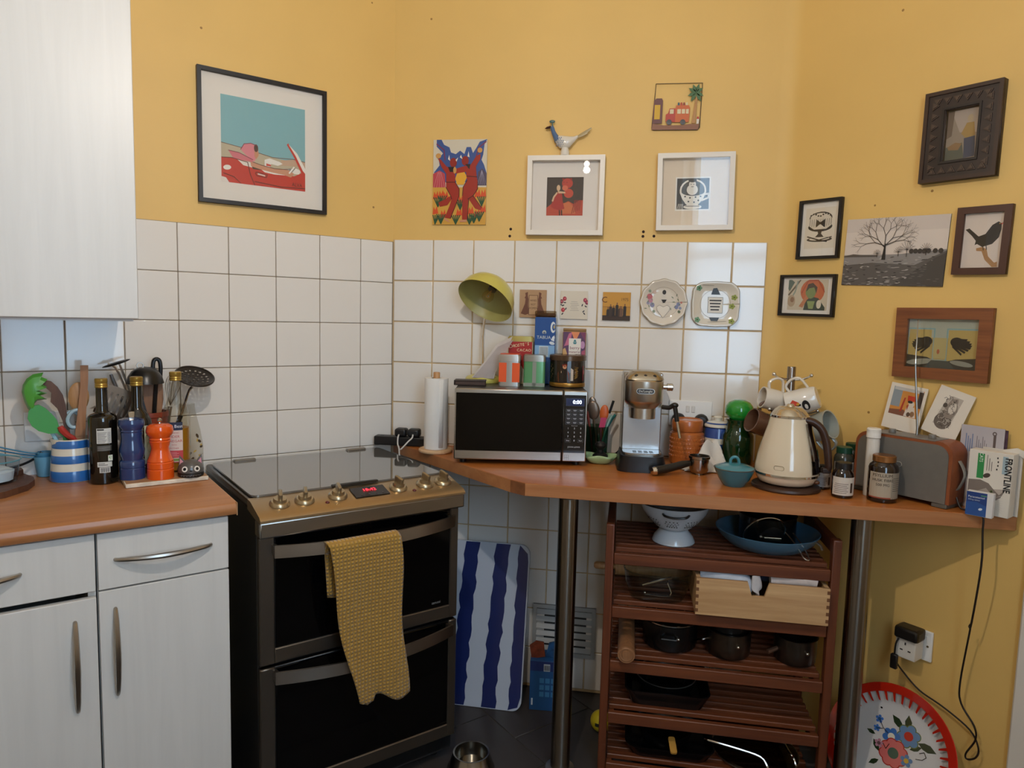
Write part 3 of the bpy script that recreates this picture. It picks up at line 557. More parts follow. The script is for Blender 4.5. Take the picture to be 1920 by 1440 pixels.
# perforated disc: fine cells, every other one in a ring pattern left open
N = 44; holes = [(0, 0)]+[(.0105*math.cos(2*PI*k/6), .0105*math.sin(2*PI*k/6)) for k in range(6)]+[(.021*math.cos(2*PI*k/12), .021*math.sin(2*PI*k/12)) for k in range(12)]+[(.032*math.cos(2*PI*k/18), .032*math.sin(2*PI*k/18)) for k in range(18)]
vs_, fs_ = [], []; cell = .116/N
for a in range(N+1):
    for b_ in range(N+1): x = -.058+cell*a; y = -.058+cell*b_; vs_.append((x, y, .012*((x*x+y*y)/.058**2)))
for a in range(N):
    for b_ in range(N):
        x = -.058+cell*(a+.5); y = -.058+cell*(b_+.5)
        if x*x+y*y < .056**2 and not any((x-hx*1.25)**2+(y-hy*1.25)**2 < .0031**2 for hx, hy in holes): fs_.append((a*(N+1)+b_, a*(N+1)+b_+1, (a+1)*(N+1)+b_+1, (a+1)*(N+1)+b_))
us = sorted({i for f in fs_ for i in f}); mp_ = {o_: n_ for n_, o_ in enumerate(us)}
g.add([vs_[i] for i in us], [tuple(mp_[i] for i in f) for f in fs_], Ms).tube([(.056*math.cos(2*PI*k/36), .056*math.sin(2*PI*k/36), .0115) for k in range(36)], .002, 6, M=Ms, closed=True)
ob('head', g, P('#1c1512', .35), u, solid=.0016); ob('neck', G().tube([q(356, 702, -.03), q(351, 710, -.022), q(345, 735, -.008), q(338, 760, 0)], .0042, sub=4), CHROME, u); ob('handle', G().tube([q(338, 760), q(305, 848)], .007), BLKP, u)
u = tool('whisk', 'thin wire balloon whisk beside the skimmer', 'whisk', .016, .012)
g = G()
for k in range(5):
    a = PI*k/5; c_, s_ = math.cos(a), math.sin(a); pp_ = [(-.0, 0), (.014, .035), (.022, .065), (.018, .09), (0, .1), (-.018, .09), (-.022, .065), (-.014, .035), (0, 0)]
    g.tube([(q(318, 740)[0]+x*c_+.15*z, x*s_, q(318, 740)[2]+z) for x, z in pp_], .0008, 5, sub=3)
ob('wires', g, STEEL, u); ob('handle', G().tube([q(318, 742), q(300, 848)], .006), STEEL, u)
# clear vase-like bottle behind the vinegar
vb2 = bottle('glass_bottle', 'clear waisted glass bottle with dark leafy pattern, behind the vinegar', 'bottle', LW(.746, .125, ZC), 45, [(0, .001), (.04, 0), (.044, .004), (.044, .07), (.036, .12), (.027, .16), (.022, .19), (.022, .2)], glass('#f0eee8', 0, 1.3))
art(vb2, .09, .11, [('e', '#4a3a26', .1+.09*k, .12+.16*((k*5) % 6), .045, .07, 30*k) for k in range(10)]+[('e', '#b99a4a', .13+.085*k, .2+.15*((k*7) % 5), .03, .05, 50*k) for k in range(10)], -.0006, z0=.004, wrap=.044, name='leaf_pattern')

# ---------------------------------------------------------------- peninsula worktop
def ring(r, n=24, z=0.): return [(r*math.cos(2*PI*k/n), r*math.sin(2*PI*k/n), z) for k in range(n)]
# extension lead with plugs in the corner
t = thing('extension_lead', 'black extension block in the corner behind the paper towel', 'extension lead', (.075, -.062, ZC), 3)
ob('block', G().box(-.115, .115, -.022, .022, .001, .034, .004, 2), P('#141416', .4), t)
for x, z in ((-.085, .0345), (-.092, .0345)): ob('socket_slot', G().box(x-.002, x+.002, -.006, .006, .0338, .0345), P('#050505', .6), t)
for k, x in enumerate((.035, .085)):
    p = thing('plug', ('left', 'right')[k]+' of the two black plugs in the extension block', 'plug', (.075+x-.05, -.064, ZC+.0347), 3, 'black plugs in the extension block')
    ob('plug', G().box(-.022, .022, -.022, .022, 0, .03, .008, 3), P('#101012', .45), p)
    ob('cable', G().tube([(-.004, -.021, .008), (-.004, -.034, -.002), (-.002, -.042, -.024), (.006, -.052, -.04), (.01, -.062, -.075)] if k == 0 else [(0, -.021, .01), (.0, -.035, .0), (-.012, -.045, -.012), (-.026, -.06, -.03), (-.028, -.085, -.033)], .0028, sub=4), P('#cfcac2', .5), p)
# paper towel on a wooden holder
t = thing('paper_towel_holder', 'white paper towel roll on a round wooden holder', 'paper towel', (.216, -.148, ZC+.0005))
ob('base', G().lathe([(0, 0), (.058, 0), (.061, .004), (.061, .009), (.056, .013), (0, .013)], 36), wood('#c09468', '#d6b088', 'x', .5, 4.), t)
ob('post', G().lathe([(0, .012), (.012, .012), (.012, .283), (.0105, .286), (0, .286)], 20), WOODL, t)
PTM = P('#e4e0da', .9, bump=.6, bs=55.)
ob('roll', G().lathe([(.018, .0135), (.0415, .0135), (.042, .016), (.042, .262), (.0415, .265), (.018, .265)], 40), PTM, t)
ob('loose_sheet', G().lathe([(.0425, .02), (.0425, .262)], 8, a0=.5, a1=.9), PTM, t, solid=.0006)
# microwave
MZ = 1.172
m = thing('microwave', 'black glass and steel microwave oven', 'microwave', (.5416, -.2818, ZC), 9.72)
W2 = .218
ob('body', G().box(-W2, W2, .012, .225, .017, .252, .004), P('#4a4844', .35, .7), m)
for x in (-.19, .19):
    for y in (.03, .2): ob('foot', G().lathe([(0, .0005), (.011, .0005), (.012, .017), (0, .017)], 14, T(x, y, 0)), BLACK, m)
dr = ob('door', G().box(-W2, .137, -.012, .011, .017, .252, .003), STEEL, m, label='steel-edged black glass door')
ob('glass', G().box(-W2+.005, .1355, -.0145, -.0122, .047, .2385, .001), OVG, dr); ob('window_mesh', G().box(-.17, .085, -.0149, -.0146, .068, .215), P('#060607', .1, spec=.3), dr)
cp = ob('control_panel', G().box(.1395, W2, -.012, .011, .017, .252, .003), STEEL, m)
ob('fascia', G().box(.1415, W2-.005, -.0145, -.0122, .047, .2385, .001), P('#0a0b10', .12, coat=.3), cp)
dsp = ob('display', G().box(.147, .2075, -.0152, -.0145, .203, .228), P('#0a1236', .2, em=.4), cp)
txt(dsp, '0:00', .017, '#ffffff', .184, .2155, -.0156, mat=P('#cfe0ff', .5, em=6.))
art(cp, .0605, .025, [('l', '#6a6a70', [(0, 0), (1, 0), (1, 1), (0, 1), (0, 0)], .0005)], -.0153, x0=.147, z0=.203, name='display_outline')
names = ['Auto cook', 'Auto defrost', 'Power level', 'Kitchen timer', 'Clock', 'Weight', 'Chaos', 'Defrost', 'Memory', 'Quick', 'Reheat', 'Express']
for i in range(12):
    r_, c_ = divmod(i, 3); x = .1565+.0208*c_; z = .1875-.0135*r_
    bt = art(cp, .0185, .0105, [('r', '#14151a', 0, 0, 1, 1), ('l', '#8b8f98', [(0, 0), (1, 0), (1, 1), (0, 1), (0, 0)], .0005), ('r', '#b5b8be', .2, .55, .8, .68), ('r', '#9a9da4', .28, .3, .72, .42)], -.0148, x0=x-.00925, z0=z-.005, name='button')
for i, s_ in enumerate('1234567890'):
    r_, c_ = divmod(i, 3); c_ = 1 if s_ == '0' else c_
    txt(cp, s_, .008, '#d5d8dd', .1565+.0208*c_, .1285-.0135*r_, -.0149)
for x, s_ in ((.1565, 'Stop'), (.1981, 'Start')):
    art(cp, .0175, .0115, [('l', '#8b8f98', [(0, 0), (1, 0), (1, 1), (0, 1), (0, 0)], .0006)], -.0148, x0=x-.00875, z0=.0825, name='button'); txt(cp, s_, .0058, '#e0e2e6', x, .0882, -.0149)
txt(cp, 'JOHN LEWIS', .0072, '#b9bcc2', .177, .0665, -.0149); txt(cp, 'Power level', .0042, '#c5c8ce', .177, .1375, -.0149)
art(cp, .016, .018, [('l', '#5c5a56', [(.1, 0), (.1, 1)], .0008), ('l', '#5c5a56', [(.9, 0), (.9, 1)], .0008), ('l', '#5c5a56', [(.5, 0), (.5, 1)], .0008), ('l', '#5c5a56', [(.1, .5), (.9, .5)], .0008), ('l', '#5c5a56', [(.1, 1), (.9, 1)], .0008)], -.0124, x0=.146, z0=.022, name='door_button_mark')
# desk lamp
l = thing('desk_lamp', 'yellow-green metal desk lamp with bowl shade, on the microwave', 'lamp', (.372, -.082, MZ+.0005))
LY = P('#c2b75a', .35, coat=.3)
ob('base', G().lathe([(0, 0), (.064, 0), (.066, .004), (.065, .014), (.06, .02), (.03, .03), (.012, .033), (0, .033)], 36), LY, l)
ob('stem', G().tube([(-.006, .01, .028), (-.012, .03, .1), (-.014, .041, .18), (-.004, .044, .25), (.016, .032, .315), (.03, .0, .352), (.034, -.012, .36)], .0045, 10, sub=5), CHROME, l)
Ms = T(.026, -.058, .312)@RY(23)@RX(-37)
sh = ob('shade', G().lathe([(.103, -.034), (.102, -.028), (.095, .002), (.08, .027), (.058, .045), (.032, .056), (.02, .06), (.018, .068), (.01, .073), (0, .074)], 44, Ms), LY, l)
ob('shade_lining', G().lathe([(.1025, -.0335), (.0995, -.028), (.093, .001), (.078, .025), (.056, .043), (.03, .053), (0, .055)], 44, Ms), P('#a39a58', .4), sh)
ob('lamp_holder', G().lathe([(0, .052), (.014, .052), (.015, .02), (.0, .018)], 20, Ms), P('#4a4636', .4), sh)
ob('bulb', G().lathe([(.01, .02), (.012, .012), (.019, -.002), (.021, -.012), (.017, -.024), (.008, -.031), (0, -.033)], 24, Ms), glass('#fff6e8', 0, 1.4), sh); ob('filament', G().tube([(0, 0, .018), (.004, 0, 0), (.006, 0, -.012), (0, 0, -.016), (-.006, 0, -.012), (-.004, 0, 0), (0, 0, .018)], .0012, 6, M=Ms, sub=3), P('#d9a860', .4), sh)
# things on the microwave
t = thing('notebook', 'dark brown notebook lying on the microwave at the left front', 'notebook', (.352, -.205, MZ+.0005), 8)
ob('cover', G().box(-.054, .054, -.03, .03, 0, .0035, .001).box(-.054, .054, -.03, .03, .0135, .017, .001).box(-.054, -.05, -.03, .03, .003, .014, .001), P('#2a1c18', .5), t); ob('pages', G().box(-.049, .052, -.028, .028, .0036, .0134), P('#4b3a33', .8), t)
t = thing('letter', 'pale folded letter leaning against the red cocoa tin', 'letter', (.372, -.14, MZ+.018), 6)
SL = .00187
ol = tr([(876, 712), (893, 690), (922, 648), (951, 633), (941, 660), (921, 700), (918, 713)], 892, 713, SL)
ob('sheet', G().prism(ol, -.001, .001), P('#c7bdb4', .8, var=.1, vs=12), t); ob('fold', G().prism([(x+.004, z*.93) for x, z in ol[:4]]+[(x-.004, z*.93) for x, z in ol[4:]], -.0022, -.0012), P('#b1a59f', .8, var=.12, vs=14), t)
def tin(name, label, x, y, w_, d_, h_, rz, body, lidm, lidh=.022, cat='tin'):
    t = thing(name, label, cat, (x, y, MZ+.0005), rz); ob('body', G().slab(rrect(w_, d_, .009, 4), 0, h_-lidh), body, t)
    ob('lid', G().slab(rrect(w_+.003, d_+.003, .01, 4), h_-lidh+.0002, h_-.004).slab(rrect(w_-.003, d_-.003, .009, 4), h_-.004, h_), lidm, t); return t
SILV = P('#b9b7b2', .3, .7)
t = tin('tea_tin', 'square orange tea tin with a silver stripe, on the microwave', .482, -.165, .072, .072, .108, 6, SILV, P('#c9c2ba', .3, .8))
ob('lid_top', G().slab(rrect(.066, .066, .008, 4), .1081, .1095), P('#d8501c', .35), t)
for x0 in (-.0355, .0095): art(t, .026, .066, [('r', '#e2561d', 0, 0, 1, 1)], -.0364, x0=x0, z0=.014, name='panel')
t = tin('tea_tin', 'square green tea tin, right of the orange tin', .566, -.15, .074, .074, .108, 6, P('#5f9a68', .3, .3, coat=.3), P('#a7a49a', .3, .8))
art(t, .013, .083, [('r', '#8b9084', 0, 0, 1, 1)], -.0374, z0=.002, name='stripe'); art(t, .072, .012, [('r', '#8b9084', 0, 0, 1, 1)], -.0374, z0=.001, name='stripe')
t = thing('biscuit_tin', 'round dark painted tin with gilt base, at the right of the microwave top', 'tin', (.678, -.128, MZ+.0005), 4)
ob('body', G().lathe([(0, 0), (.0605, 0), (.0615, .002), (.0615, .092), (0, .092)], 44), P('#1c120e', .18, coat=.5), t)
ob('lid', G().lathe([(.0615, .0925), (.0635, .0925), (.0635, .108), (.061, .1105), (.058, .109), (0, .109)], 44), P('#5a4534', .25, .5), t); ob('base_band', G().lathe([(.0612, .003), (.0619, .004), (.0619, .016), (.0612, .017)], 44), P('#a87a34', .3, .6), t)
fg = [('r', '#1c120e', 0, 0, 1, 1), ('p', '#8c3a1e', [(.30, .05), (.56, .05), (.54, .45), (.5, .62), (.36, .62), (.28, .45)]), ('e', '#c98f6a', .44, .74, .045, .09), ('e', '#7d2a20', .44, .82, .06, .07), ('p', '#d9b48c', [(.36, .55), (.62, .5), (.62, .44), (.36, .46)]), ('p', '#c4b4a4', [(.58, .1), (.64, .1), (.64, .62), (.58, .7)]), ('p', '#8a7a9a', [(.56, .5), (.68, .44), (.7, .52), (.6, .6)])]
for k in range(16): fg.append(('l', '#8c6a34', [(.66+.018*(k % 5), .2+.09*(k//3)), (.7+.02*(k % 4), .26+.09*(k//3)), (.66+.025*(k % 3), .31+.09*(k//3))], .0012))
for k in range(8): fg.append(('e', '#6a5a3a', .06+.03*(k % 3), .2+.09*k, .016, .03, 40*k))
fg.append(('r', '#8a2f3a', .9, .1, .93, .8)); fg.append(('e', '#a8655a', .95, .5, .02, .12))
art(t, .15, .072, fg, -.0004, z0=.018, wrap=.0615, name='painted_figure', mat=print_mat(.25, .4))
t = tin('cocoa_tin', 'red and cream cocoa tin reading DROSTE\'S CACAO', .503, -.068, .088, .06, .168, 6, P('#d3c39a', .35, .1), P('#b5a45a', .35, .3), .018)
t['label'] = 'red cocoa tin with gold lid and cream curved lettering, behind the orange tin'
art(t, .083, .14, [('r', '#a51d18', 0, 0, 1, 1), ('p', '#d8cdb6', [(.3, 0), (.52, .42), (.78, .2), (.7, 0)])], -.0304, z0=.009, name='label')
for i, ch in enumerate("DROSTE'S"): txt(t, ch, .019 if i == 0 else .0145, '#e6d6a8', -.034+.0083*i+(.003 if i else 0), .132+.0014*i, -.0309)
for i, ch in enumerate('CACAO'): txt(t, ch, .0135, '#e6d6a8', -.008+.0102*i, .119, -.0309)
t = thing('coffee_packet', 'tall blue coffee packet with white splash, behind the green tin', 'packet', (.588, -.05, MZ+.0005), 4)
ob('bag', G().box(-.037, .037, -.028, .028, 0, .238, .004, 2), P('#174a8c', .3, coat=.3), t); ob('clear_top', G().box(-.0375, .0375, -.0285, .0285, .238, .26, .003), glass('#d8d0c4', .1), t); ob('beans', G().box(-.034, .034, -.025, .025, .2385, .252, .004), P('#6b452c', .6, var=.4, vs=90), t)
art(t, .07, .14, [('r', '#174a8c', 0, 0, 1, 1), ('r', '#7fa9cf', 0, 0, 1, .3), ('r', '#c9d2d6', .22, .02, .68, .28)]+[('r', '#333a40', .25+.03*k, .05, .262+.03*k, .26) for k in range(14)]+[('e', '#cfd6d8', .9, .76, .13, .14), ('e', '#174a8c', .93, .76, .08, .085), ('e', '#b5a46a', .95, .77, .04, .045), ('e', '#d0d8dc', .94, .5, .06, .04), ('e', '#d0d8dc', .86, .36, .14, .04, -15), ('p', '#d8dde0', [(.8, .44), (.98, .4), (.98, .56), (.88, .52)]), ('e', '#b9bfae', .46, .63, .1, .05), ('e', '#174a8c', .46, .61, .06, .035), ('e', '#8f8a6a', .45, .61, .025, .02)], -.0284, z0=.096, name='printed_front')
txt(t, 'TABUA', .0155, '#cfd6d4', -.004, .166, -.0296, sx=1.0)
t = thing('tea_packet', 'patterned pink and purple tea packet reading berry, behind the round tin', 'packet', (.692, -.042, MZ+.0005), 3)
ob('bag', G().box(-.041, .041, -.03, .03, 0, .19, .003).box(-.041, .041, -.003, .003, .19, .2), P('#9b7a52', .6), t)
pk = [('r', '#5b3a5c', 0, 0, 1, 1), ('p', '#c06a86', [(.05, .55), (.25, .95), (.4, 1), (.3, .6)]), ('p', '#e08a5a', [(.36, 1), (.74, 1), (.62, .8), (.5, .76)]), ('p', '#7a3a5c', [(.75, 1), (1, 1), (1, .7)]), ('e', '#b98ab0', .88, .6, .1, .12), ('p', '#caa16a', [(0, .2), (.2, .3), (.1, .5), (0, .45)]), ('p', '#a8506a', [(.8, .1), (1, .3), (1, .45), (.85, .4)]), ('r', '#e3ddd2', .26, .1, .8, .8), ('p', '#3f7f86', [(.44, .68), (.62, .68), (.58, .62), (.48, .62)]), ('p', '#3f7f86', [(.5, .76), (.56, .76), (.6, .69), (.46, .69)])]
art(t, .078, .112, pk, -.0303, z0=.076, name='printed_front')
txt(t, 'berry', .0155, '#8a4a4a', .002, .132, -.0312); txt(t, 'material', .0125, '#8a4a4a', .002, .118, -.0312)
for z_, w_ in ((.107, .03), (.101, .02)): art(t, w_, .002, [('r', '#8a7a6a', 0, 0, 1, 1)], -.0312, z0=z_, name='small_print')
# green glass of cutlery and pens
CX, CY = .786, -.085
t = thing('glass_tumbler', 'dark green glass tumbler holding spoons and pens, right of the microwave', 'tumbler', (CX, CY, ZC))
ob('glass', G().lathe([(0, .001), (.034, 0), (.037, .003), (.0405, .115)], 32), glass('#86a898', .02, 1.4), t)
def cut(name, label, cat, top, foot, mk): u = thing(name, label, cat, (CX+foot[0], CY+foot[1], ZC+.0095), 0, 'cutlery in the green tumbler'); mk(u); return u
def stick(u, a, r, mat, nm='handle', sub=2): ob(nm, G().tube(a, r, 8, sub=sub), mat, u)
def spoon(dx, dz, m1, rx=.02, rz=.03):
    def mk(u): ob('bowl', G().ell((0, 0, 0), (rx, .006, rz), M=T(dx, 0, dz)@RY(math.degrees(math.atan2(dx, dz)))), m1, u); stick(u, [(dx*.9, 0, dz-rz*.9), (0, 0, 0)], .0035, m1)
    return mk
cut('spoon', 'large brown-grey serving spoon in the green tumbler', 'spoon', 0, (.006, -.008), spoon(-.022, .16, P('#6b5a4c', .3, .6), .023, .034))
cut('spoon', 'grey metal spoon behind the large serving spoon', 'spoon', 0, (.002, .012), spoon(-.022, .182, P('#8a7c70', .3, .7), .014, .024))
cut('spoon', 'orange and pink plastic spoon in the green tumbler', 'spoon', 0, (.012, .0), spoon(.01, .15, P('#d0632a', .4), .016, .03))
cut('spoon', 'pink plastic spoon handle in the green tumbler', 'spoon', 0, (.014, -.014), lambda u: ob('handle', G().prism([(-.008, .1), (.012, .1), (.018, .136), (-.002, .136)], -.003, .003).tube([(0, 0, .102), (0, 0, 0)], .003), P('#c23a62', .4), u))
cut('pen', 'black pen leaning right in the green tumbler', 'pen', 0, (.0, .006), lambda u: (stick(u, [(0, 0, 0), (.03, 0, .12), (.04, 0, .152)], .003, P('#c9c0b4', .4), 'barrel'), ob('cap', G().tube([(.04, 0, .15), (.053, 0, .195)], .0045, 10), BLACK, u)))
cut('toothbrush', 'teal handle leaning right in the green tumbler', 'handle', 0, (.006, .012), lambda u: stick(u, [(0, 0, 0), (.03, 0, .1), (.055, 0, .145)], [.003, .004, .005], P('#2f7d76', .4)))
cut('toothbrush', 'pale green handle next to the teal handle in the tumbler', 'handle', 0, (.008, -.004), lambda u: stick(u, [(0, 0, 0), (.024, 0, .1), (.042, 0, .145)], [.003, .004, .005], P('#8fb5a6', .4)))
cut('knife', 'dark red handle at the left side of the green tumbler', 'knife', 0, (-.012, -.01), lambda u: stick(u, [(0, 0, 0), (-.014, 0, .1), (-.026, 0, .155)], [.003, .004, .005], P('#8a3226', .4)))
t = thing('leaf_dish', 'small pale green leaf-shaped dish in front of the green tumbler', 'dish', (.803, -.178, ZC+.0005))
def leaf(u, v):
    a = 2*PI*u; rr_ = (.02+.03*v)*(1+.13*math.sin(5*a+.6)*v); return (rr_*math.cos(a)*1.1, rr_*math.sin(a)*.9, .002+.026*v*v+.004*v*math.sin(3*a))
ob('dish', G().surf(leaf, 40, 6).lathe([(0, .002), (.012, .002), (.0205, .002)], 40), P('#a3bc88', .2, coat=.4), t, solid=.003)
t = thing('coffee_tamper', 'black tamper resting in the green leaf dish', 'tamper', (.803, -.178, ZC+.005))
ob('head', G().lathe([(0, 0), (.024, 0), (.026, .003), (.026, .02), (.02, .026), (.012, .03), (.012, .042), (.019, .05), (.02, .058), (.012, .066), (0, .068)], 28, T(0, 0, .003)@RX(6)), P('#111010', .45), t)
# espresso machine
e_ = thing('espresso_machine', 'slim steel espresso machine with black base', 'coffee machine', (.937, -.205, ZC+.0005), 4)
BST = P('#c6beb2', .3, 1.)
ob('base', G().loft([[(x*k, -.08+(y+.08)*k if y < -.05 else y, z) for x, y in rrect(.16, .18, .035, 5, 0, -.0)] for z, k in ((0, 1), (.012, 1.0), (.052, .86))]), P('#18181a', .3), e_)
ob('drip_tray', G().slab(rrect(.124, .1, .03, 5, 0, -.022), .0525, .0595), P('#a9a59d', .25, .9), e_)
for x in (-.03, -.012, .006, .024): ob('tray_slot', G().box(x, x+.012, -.055, -.048, .0596, .0602).box(x, x+.012, -.035, -.028, .0596, .0602), P('#222222', .5), e_)
ob('column', G().box(-.064, .064, .01, .1, .05, .315, .004), P('#b8b6b2', .22, .85), e_); ob('back_plate', G().box(-.061, .061, .0085, .0098, .06, .2, .001), P('#b9bcc0', .22, .6), e_)
ob('tank', G().box(-.062, .062, .101, .16, .01, .3, .006), P('#2b2d30', .2), e_)
hd_ = ob('head', G().lathe([(0, .168), (.041, .168), (.0412, .202), (.046, .207), (.061, .222), (.0635, .228), (.0635, .292), (.06, .296), (0, .296)], 40, T(0, -.012, 0)), BST, e_, label='rounded steel brew head')
ob('top', G().loft([[(x, y-.005, z) for x, y in rrect(a, b_, .03, 5)] for z, a, b_ in ((.2965, .124, .118), (.304, .12, .112), (.322, .088, .082), (.3235, .082, .076))]), P('#b3a894', .26, 1.), e_)
for x in (-.029, 0, .029): ob('button', G().lathe([(.0062, 0), (.006, .0015), (0, .002)], 16, T(x, -.052-.003, .3085)@RX(58)), P('#15100c', .3), e_)
lg = ob('badge', G().prism(rrect(.056, .0155, .0075, 5, 0, .262), -.0785, -.0745), P('#2a2018', .3), e_); ob('badge_rim', G().tube([(x, -.0785, z) for x, z in rrect(.056, .0155, .0075, 5, 0, .262)], .0012, 6, closed=True), STEEL, lg); txt(lg, "De'Longhi", .0105, '#d9d2c4', 0, .262, -.079)
ob('steam_knob', G().lathe([(0, 0), (.008, 0), (.008, .012), (.0125, .013), (.0125, .03), (.011, .032), (0, .032)], 24, T(.062, -.01, .272)@RY(90)), CHROME, e_)
sw = ob('steam_wand', G().tube([(.06, -.03, .208), (.082, -.04, .208), (.093, -.045, .216), (.1, -.047, .205), (.107, -.05, .165)], .0075, 10, sub=3), P('#141414', .35), e_); ob('nozzle', G().tube([(.106, -.05, .17), (.118, -.055, .112)], .0048, 10), CHROME, sw); ob('grip', G().ell((.098, -.046, .217), (.012, .01, .009)), P('#141414', .35), sw)
ob('power_cord', G().tube([(-.105, .16, .006), (-.075, .145, .012), (-.045, .13, .05), (-.025, .125, .068)], .004, sub=4), BLACK, e_)
# portafilter, tissue
t = thing('portafilter', 'steel portafilter with black handle in front of the espresso machine', 'portafilter', (1.122, -.258, ZC+.0005), 0)
ob('basket', G().lathe([(0, .006), (.024, .006), (.028, .01), (.031, .018), (.031, .05), (.034, .052), (.034, .06), (.031, .06), (.029, .022), (0, .02)], 32), P('#a8a199', .18, 1.), t)
ob('spout', G().lathe([(0, 0), (.012, 0), (.012, .008), (0, .008)], 16), STEEL, t)
ob('handle', G().tube([(-.03, -.012, .036), (-.055, -.024, .032), (-.075, -.034, .027), (-.11, -.05, .02), (-.14, -.064, .016)], [.009, .0125, .0125, .0135, .0145], 14, sub=3), P('#17140f', .4), t); ob('end_cap', G().tube([(-.138, -.0632, .016), (-.150, -.0685, .0145)], [.0145, .0125], 16), CHROME, t)
random.seed(3); nz = {}
def crump(u, v):
    x = -.085+.165*u; y = -.05+.1*v; h = .016+.085*math.exp(-((u-.52)**2/.05+(v-.72)**2/.12))+.02*math.sin(9*u+3*v)*math.sin(7*v+2)+.014*math.sin(23*u*v+4*u)
    k = math.sin(PI*u)**.35*math.sin(PI*v)**.35; return (x+.01*math.sin(11*v), y+.008*math.sin(13*u), max(.0015, h*k+.002))
t = ob('tissue', G().surf(crump, 26, 20), P('#d9d0c4', .9), None, (1.158, -.19, ZC+.001), 0, ang=28, solid=.0006); tag(t, 'crumpled white tissue between the portafilter and the orange jar', 'tissue')
# storage jars
t = thing('storage_jar', 'orange-brown ceramic storage jar with a raised pattern', 'jar', (1.094, -.09, ZC+.0005))
OJ = P('#b4622a', .3, coat=.4, var=.15, vs=14)
ob('body', G().lathe([(0, 0), (.05, 0), (.055, .004), (.0575, .02), (.0575, .095), (.057, .105), (.05, .112), (0, .112)], 40), OJ, t); ob('lid', G().lathe([(.047, .112), (.0505, .114), (.0525, .118), (.0525, .146), (.05, .152), (.046, .154), (.044, .151), (0, .151)], 40), OJ, t)
dm = None
for r_ in range(5):
    for k in range(16):
        a = -1.5+3.0*(k+.5*(r_ % 2))/16; loc = (.0572*math.sin(a), -.0572*math.cos(a), .03+.0145*r_); rot = (PI/2, 0, a)
        if dm is None: o = ob('relief_dot', G().lathe([(.0052, 0), (.0045, .0016), (0, .0026)], 8), OJ, t, loc, rot=rot); dm = o.data
        else: link('relief_dot', dm, t, loc, rot=rot)
t = thing('storage_jar', 'blue and white striped storage jar behind the green glass jar', 'jar', (1.196, -.08, ZC+.0005))
ob('body', G().lathe([(0, 0), (.038, 0), (.042, .004), (.0425, .12), (.04, .128), (.036, .13), (0, .13)], 36), P('#2c4a8c', .2, coat=.5), t); ob('lid', G().lathe([(0, .13), (.036, .131), (.0445, .132), (.0445, .137), (.038, .143), (.034, .147), (.02, .15), (.013, .152), (.013, .158), (.016, .163), (.012, .168), (0, .169)], 36), P('#d9d2c2', .2, coat=.5), t)
for z0, z1 in ((.03, .048), (.075, .094)): ob('stripe', G().lathe([(.0424, z0), (.0432, z0+.001), (.0434, z1-.001), (.0426, z1)], 36), P('#ddd6c6', .2, coat=.5), t)
ob('stripe', G().lathe([(.0405, .1418), (.041, .1425), (.036, .1462), (.0352, .1462)], 36), P('#2c4a8c', .2, coat=.5), t)
t = thing('glass_jar', 'dark green glass jar with a bulbous bright green stopper', 'jar', (1.256, -.135, ZC+.0005))
ob('body', G().lathe([(0, 0), (.048, 0), (.0515, .006), (.0515, .1), (.05, .115), (.042, .128), (.039, .136), (.039, .158), (.0415, .164), (.0415, .168), (0, .168)], 40), P('#0f2c10', .05, coat=.6), t)
ob('stopper', G().lathe([(0, .168), (.03, .168), (.0385, .175), (.045, .187), (.046, .199), (.043, .212), (.034, .224), (.018, .232), (0, .234)], 40), P('#1f8a2e', .06, coat=.6), t)
t = thing('sugar_bowl', 'small teal enamel bowl with lid and loop handle', 'bowl', (1.212, -.388, ZC+.0005))
TE = P('#2f6c7a', .2, coat=.4)
ob('bowl', G().lathe([(0, 0), (.03, 0), (.033, .003), (.046, .022), (.0565, .045), (.0595, .053), (.058, .0535), (.045, .028), (0, .006)], 40), TE, t); ob('rim', G().tube(ring(.0592, 36, .0535), .0014, 6, closed=True), P('#4f4a40', .4), t)
ld_ = ob('lid', G().lathe([(.0575, .0545), (.055, .0575), (.036, .064), (.012, .0675), (0, .068)], 36), P('#3f7f8b', .2, coat=.4), t); ob('loop', G().tube([(-.012, 0, .066), (-.012, 0, .077), (-.006, 0, .085), (.003, 0, .086), (.01, 0, .079), (.013, 0, .067)], .0045, 8, sub=4), P('#3f7f8b', .2, coat=.4), ld_)
# wall socket behind
t = thing('wall_socket', 'double wall socket with two black plugs behind the orange jar', 'socket', (1.108, -.0085, 1.084))
ob('plate', G().box(-.074, .074, -.008, 0, -.045, .045, .003, 2), WHITE, t)
for x in (-.0095, .0095): ob('switch', G().box(x-.006, x+.006, -.011, -.008, .004, .026, .001), P('#d6d2ca', .4), t)
for k, x in enumerate((-.04, .038)):
    p = thing('plug', ('black plug in the left socket behind the steam wand', 'black plug in the right socket above the orange jar lid')[k], 'plug', (1.108+x, -.0172, 1.06), 0)
    ob('plug', G().lathe([(0, 0), (.024, 0), (.025, .006), (.022, .022), (.016, .028), (0, .03)], 24, T(0, 0, 0)@RX(90)), P('#1a1a1c', .45), p)
